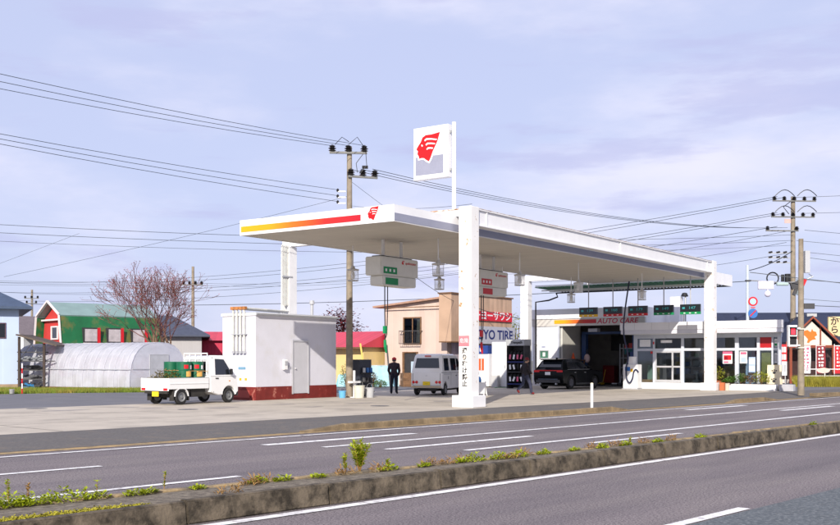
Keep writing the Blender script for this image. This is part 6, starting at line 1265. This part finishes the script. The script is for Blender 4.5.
# ================================================================== RIGHT SIDE: RESTAURANT
rs = thing('restaurant', 'restaurant with navy roof and white gable bearing an orange emblem', 'restaurant', (21.5, 70.5, 0), R(-4)); m_rw = mat('cream_wall', (.66, .58, .52), .8, .06); navy_roof = boards_mat('navy_metal_roof', (.014, .022, .055), .45, 0, .4, .12, rough=.75)
part('wall', rs, m_rw, (0, 22, 2.0, 12, 0, 2.9)); mb = MB(); mb.add([(-.6, 1.2, 2.7), (22.6, 1.2, 2.7), (22.6, 6.8, 5.1), (-.6, 6.8, 5.1), (22.6, 12.6, 2.7), (-.6, 12.6, 2.7)], [(0,1,2,3),(3,2,4,5),(0,3,5),(1,4,2)]); mb.build('roof', navy_roof, rs)
GX = 5.0; part('porch_wall', rs, m_rw, (GX-1.35, GX+1.35, .3, 1.95, 2.5, 2.95)); mb = MB(); mb.prism([(GX-1.35, 2.951), (GX+1.35, 2.951), (GX, 4.25)], lambda a, b, t: (a, t, b), .3, 1.9); mb.build('porch_gable', m_rw, rs)
trim = mat('red_brown_timber', (.22, .045, .02), .6, .2)
for s_ in (-1, 1):
    mb = MB(); mb.add([(GX, -.1, 4.42), (GX+s_*1.8, -.1, 2.66), (GX+s_*1.8, 4, 2.66), (GX, 4, 4.42), (GX, -.1, 4.58), (GX+s_*1.8, -.1, 2.82), (GX+s_*1.8, 4, 2.82), (GX, 4, 4.58)], [(0,1,2,3),(4,5,6,7),(0,1,5,4),(1,2,6,5),(2,3,7,6),(3,0,4,7)]); mb.build('porch_roof', navy_roof, rs); mb = MB(); mb.add([(GX, -.16, 4.42), (GX+s_*1.8, -.16, 2.62), (GX+s_*1.8, -.102, 2.62), (GX, -.102, 4.42), (GX, -.16, 4.56), (GX+s_*1.8, -.16, 2.80), (GX+s_*1.8, -.102, 2.80), (GX, -.102, 4.56)], [(0,1,2,3),(4,5,6,7),(0,1,5,4),(1,2,6,5),(2,3,7,6),(3,0,4,7)]); mb.build('barge_board', trim, rs)
part('porch_beam', rs, trim, (GX-1.55, GX+1.55, .1, .29, 2.42, 2.60)); part('king_post', rs, trim, (GX+.55, GX+.63, .2, .298, 2.6, 3.9))
for x in (GX-1.4, GX+1.4): part('porch_post', rs, trim, (x-.08, x+.08, .1, .28, 0, 2.419))
fr = Fr((GX, .3, 0), '-y'); orange = mat('orange_print', (.80, .15, .01), .5, .05)
EM = [(p*.85-.05, (q-3.1)*1.1+3.28) for p, q in [(-1.3, 2.95), (-1.15, 3.3), (-.85, 3.42), (-.7, 3.25), (-.55, 3.35), (-.25, 3.42), (0, 3.28), (.12, 3.5), (.2, 3.35), (.42, 3.3), (.5, 3.1), (.3, 3.0), (.42, 2.85), (.15, 2.82), (-.05, 2.72), (-.12, 2.62), (-.28, 2.64), (-.2, 2.85), (-.35, 3.0), (-.5, 3.1), (-.62, 2.98), (-.85, 3.05), (-.95, 2.85), (-1.15, 2.75)]]
shape('emblem', rs, fr, EM, orange, .02, .003); part('shop_front', rs, mat('dark_glass_front', (.05, .03, .03), .2, .2), (GX-1.6, GX+3.5, 1.9, 1.985, .3, 2.3)); 
for i in range(10): part('window_panel', rs, MATS['dark_glass_front'], (9.5+1.2*i, 10.5+1.2*i, 1.94, 1.985, .8, 2.2))
part('porch_side_band', rs, white, (GX+1.95, GX+6, 1.3, 1.7, 2.2, 2.6)); part('roof_vent', rs, grey_metal, (GX+.6, GX+1.0, 6, 6.4, 4.5, 4.95), (GX+1.4, GX+2.1, 6, 6.4, 4.5, 5.0))
vs_ = thing('vertical_sign', 'tall cream sign with black brush lettering above the restaurant', 'sign', (28.9, 72.6, 0), R(-4)); part('panel', vs_, mat('cream_sign', (.62, .48, .27), .5, .04), (-.42, .42, -.12, .12, 2.75, 4.62), bevel=.02); part('post', vs_, grey_metal, (-.08, .08, -.06, .06, 0, 2.749))
for i, ch in enumerate('からや'): text('lettering', vs_, Fr((0, -.12, 0), '-y'), ch, .6, black, 0, 4.26-.58*i, .004, bold=.012)
# advertising banners
redb = mat('banner_red', (.58, .02, .03), .7, .08); pinkt = mat('banner_pink_print', (.75, .12, .22), .7, .08); maroon = mat('banner_maroon', (.22, .02, .03), .7, .1)
for i, (x, base, prm, lab) in enumerate([(25.05, white, pinkt, 'white banner with pink marks on a pole nearest the tan pole'), (25.9, maroon, white, 'maroon banner with white marks on a pole'), (26.95, redb, white, 'bright red banner with white blocks on a pole'), (27.5, white, pinkt, 'white banner with pink marks beside the bright red banner')]):
    t = thing('banner', lab, 'banner', (x, 67.5-.3*i, -.02), R(-4+3*i), 'banners in front of the restaurant'); MB().cyl((-.3, 0, 0), (-.3, 0, 2.65), .02, n=6).build('pole', white, t)
    mb = MB(); vs2 = []
    for k in range(9): z = .75+1.75*k/8; vs2 += [(-.29, .0, z), (0, .03*math.sin(k*.9+i), z), (.3, .05*math.sin(k*.8+i+1), z)]
    mb.add(vs2, [(3*k+j, 3*k+j+1, 3*k+j+4, 3*k+j+3) for k in range(8) for j in (0, 1)]); mb.build('cloth', base, t, smooth=True)
    fr = Fr((0, -.06, 0), '-y')
    for k in range(7):
        for j in range(2): a0 = -.2+.2*j+rr.uniform(0, .06); rect('print', t, fr, a0, a0+rr.uniform(.08, .16), 2.30-.22*k, 2.30-.22*k+rr.uniform(.07, .15), prm, .004, .0)
    part('top_rod', t, white, (-.3, .3, -.012, .012, 2.52, 2.545))
rsn = thing('red_notice_board', 'red board with white text blocks standing behind the signal', 'sign board', (24.4, 70.2, 0), R(-4)); part('board', rsn, redb, (-.35, .35, -.04, .04, 1.5, 2.65)); part('lower_board', rsn, white, (-.35, .35, -.04, .04, .55, 1.495)); fr = Fr((0, -.04, 0), '-y')
for k in range(2):
    for j in range(3): rect('text_block', rsn, fr, -.30+.21*j, -.13+.21*j, 2.12-.5*k, 2.48-.5*k, white, .004, .001)
for j in range(3): rect('text_block', rsn, fr, -.30+.21*j, -.13+.21*j, .8, 1.3, grey_paint, .004, .001)
part('post', rsn, grey_metal, (-.3, -.24, .041, .09, 0, 2.5), (.24, .3, .041, .09, 0, 2.5))
# white rail and lane barrier before the banners
gr = thing('pipe_fence', 'white pipe fence before the restaurant banners', 'fence', (24.5, 66.4, -.02), R(-6)); 
for x in range(0, 9): MB().cyl((x*1.3, 0, 0), (x*1.3, 0, 1.05), .03, n=6).build('post', white, gr)
for z in (.6, 1.03): MB().cyl((0, 0, z), (10.4, 0, z), .028, n=6).build('rail', white, gr)
for x in (1.2, 3.2): mb = MB(); mb.prism([(.42*math.cos(k*.785), .18*math.sin(k*.785)) for k in range(8)], lambda a, b, t: (x+a, t, .95+b), -.06, -.035); mb.build('round_plate', mat('pinkish_plate', (.7, .5, .45), .6, .08), gr)
bk = thing('yellow_frame', 'small yellow metal frame beside the restaurant fence', 'frame', (28.25, 66.0, -.02)); part('bars', bk, yellow, (-.5, .5, -.03, .03, .9, .97), (-.5, .5, -.03, .03, .55, .61), (-.5, -.44, -.03, .03, 0, .9), (.44, .5, -.03, .03, 0, .9))

# ================================================================== GRASS
def blades(name, fn, n, hmin, hmax, m, lab, seed, w=.012):
    r = random.Random(seed); mb = MB()
    for i in range(n):
        p = fn(r); h_ = r.uniform(hmin, hmax); a = r.uniform(0, 6.28); s_ = Vector((math.cos(a), math.sin(a), 0)); tip = p + Vector((r.gauss(0, .25)*h_, r.gauss(0, .25)*h_, h_)); mb.add([p - s_*w, p + s_*w, tip], [(0, 1, 2)])
    tag(mb.build(name, m, recalc=False), lab, 'grass', kind='stuff')
def lerpq(a, b, c, d): return lambda r: (lambda s, t: (a.lerp(b, s)).lerp(c.lerp(d, s), t) + Vector((0, 0, -.02)))(r.random(), r.random())
blades('verge_grass', lerpq(Vector((-26, 47.0, 0)), Vector((-13.2, 51.6, 0)), Vector((-26, 56.0, 0)), Vector((-14.5, 54.2, 0))), 30000, .08, .26, m_grass, 'rough yellow green grass in front of the tunnel greenhouse', 1, .014)
m_tall = mat('tall_yellow_grass', (.33, .29, .04), .8, .4, 1.5, trans=.3, dirt=(.12, .18, .03), dirt_lo=.5, dirt_hi=.7, dscale=.8)
blades('tall_grass', lerpq(Vector((22.4, 62.0, 0)), Vector((36, 60.0, 0)), Vector((23.5, 65.5, 0)), Vector((37, 64, 0))), 26000, .35, .75, m_tall, 'tall yellowish grass strip before the restaurant', 2, .016)
kb = MB(); kb.box(-1.2, 1.2, -.12, .12, 0, .16); place(tag(kb.build('kerb_block', m_kerb2, bevel=.015), 'weathered low kerb block beside the foot of the tan pole', 'kerb'), (18.3, 46.9, -.03), R(40)); kb = MB(); kb.box(-1.5, 1.5, -.12, .12, 0, .15); place(tag(kb.build('kerb_block', m_kerb2, bevel=.015), 'weathered low kerb block farther along the side road', 'kerb'), (20.6, 48.4, -.03), R(30))
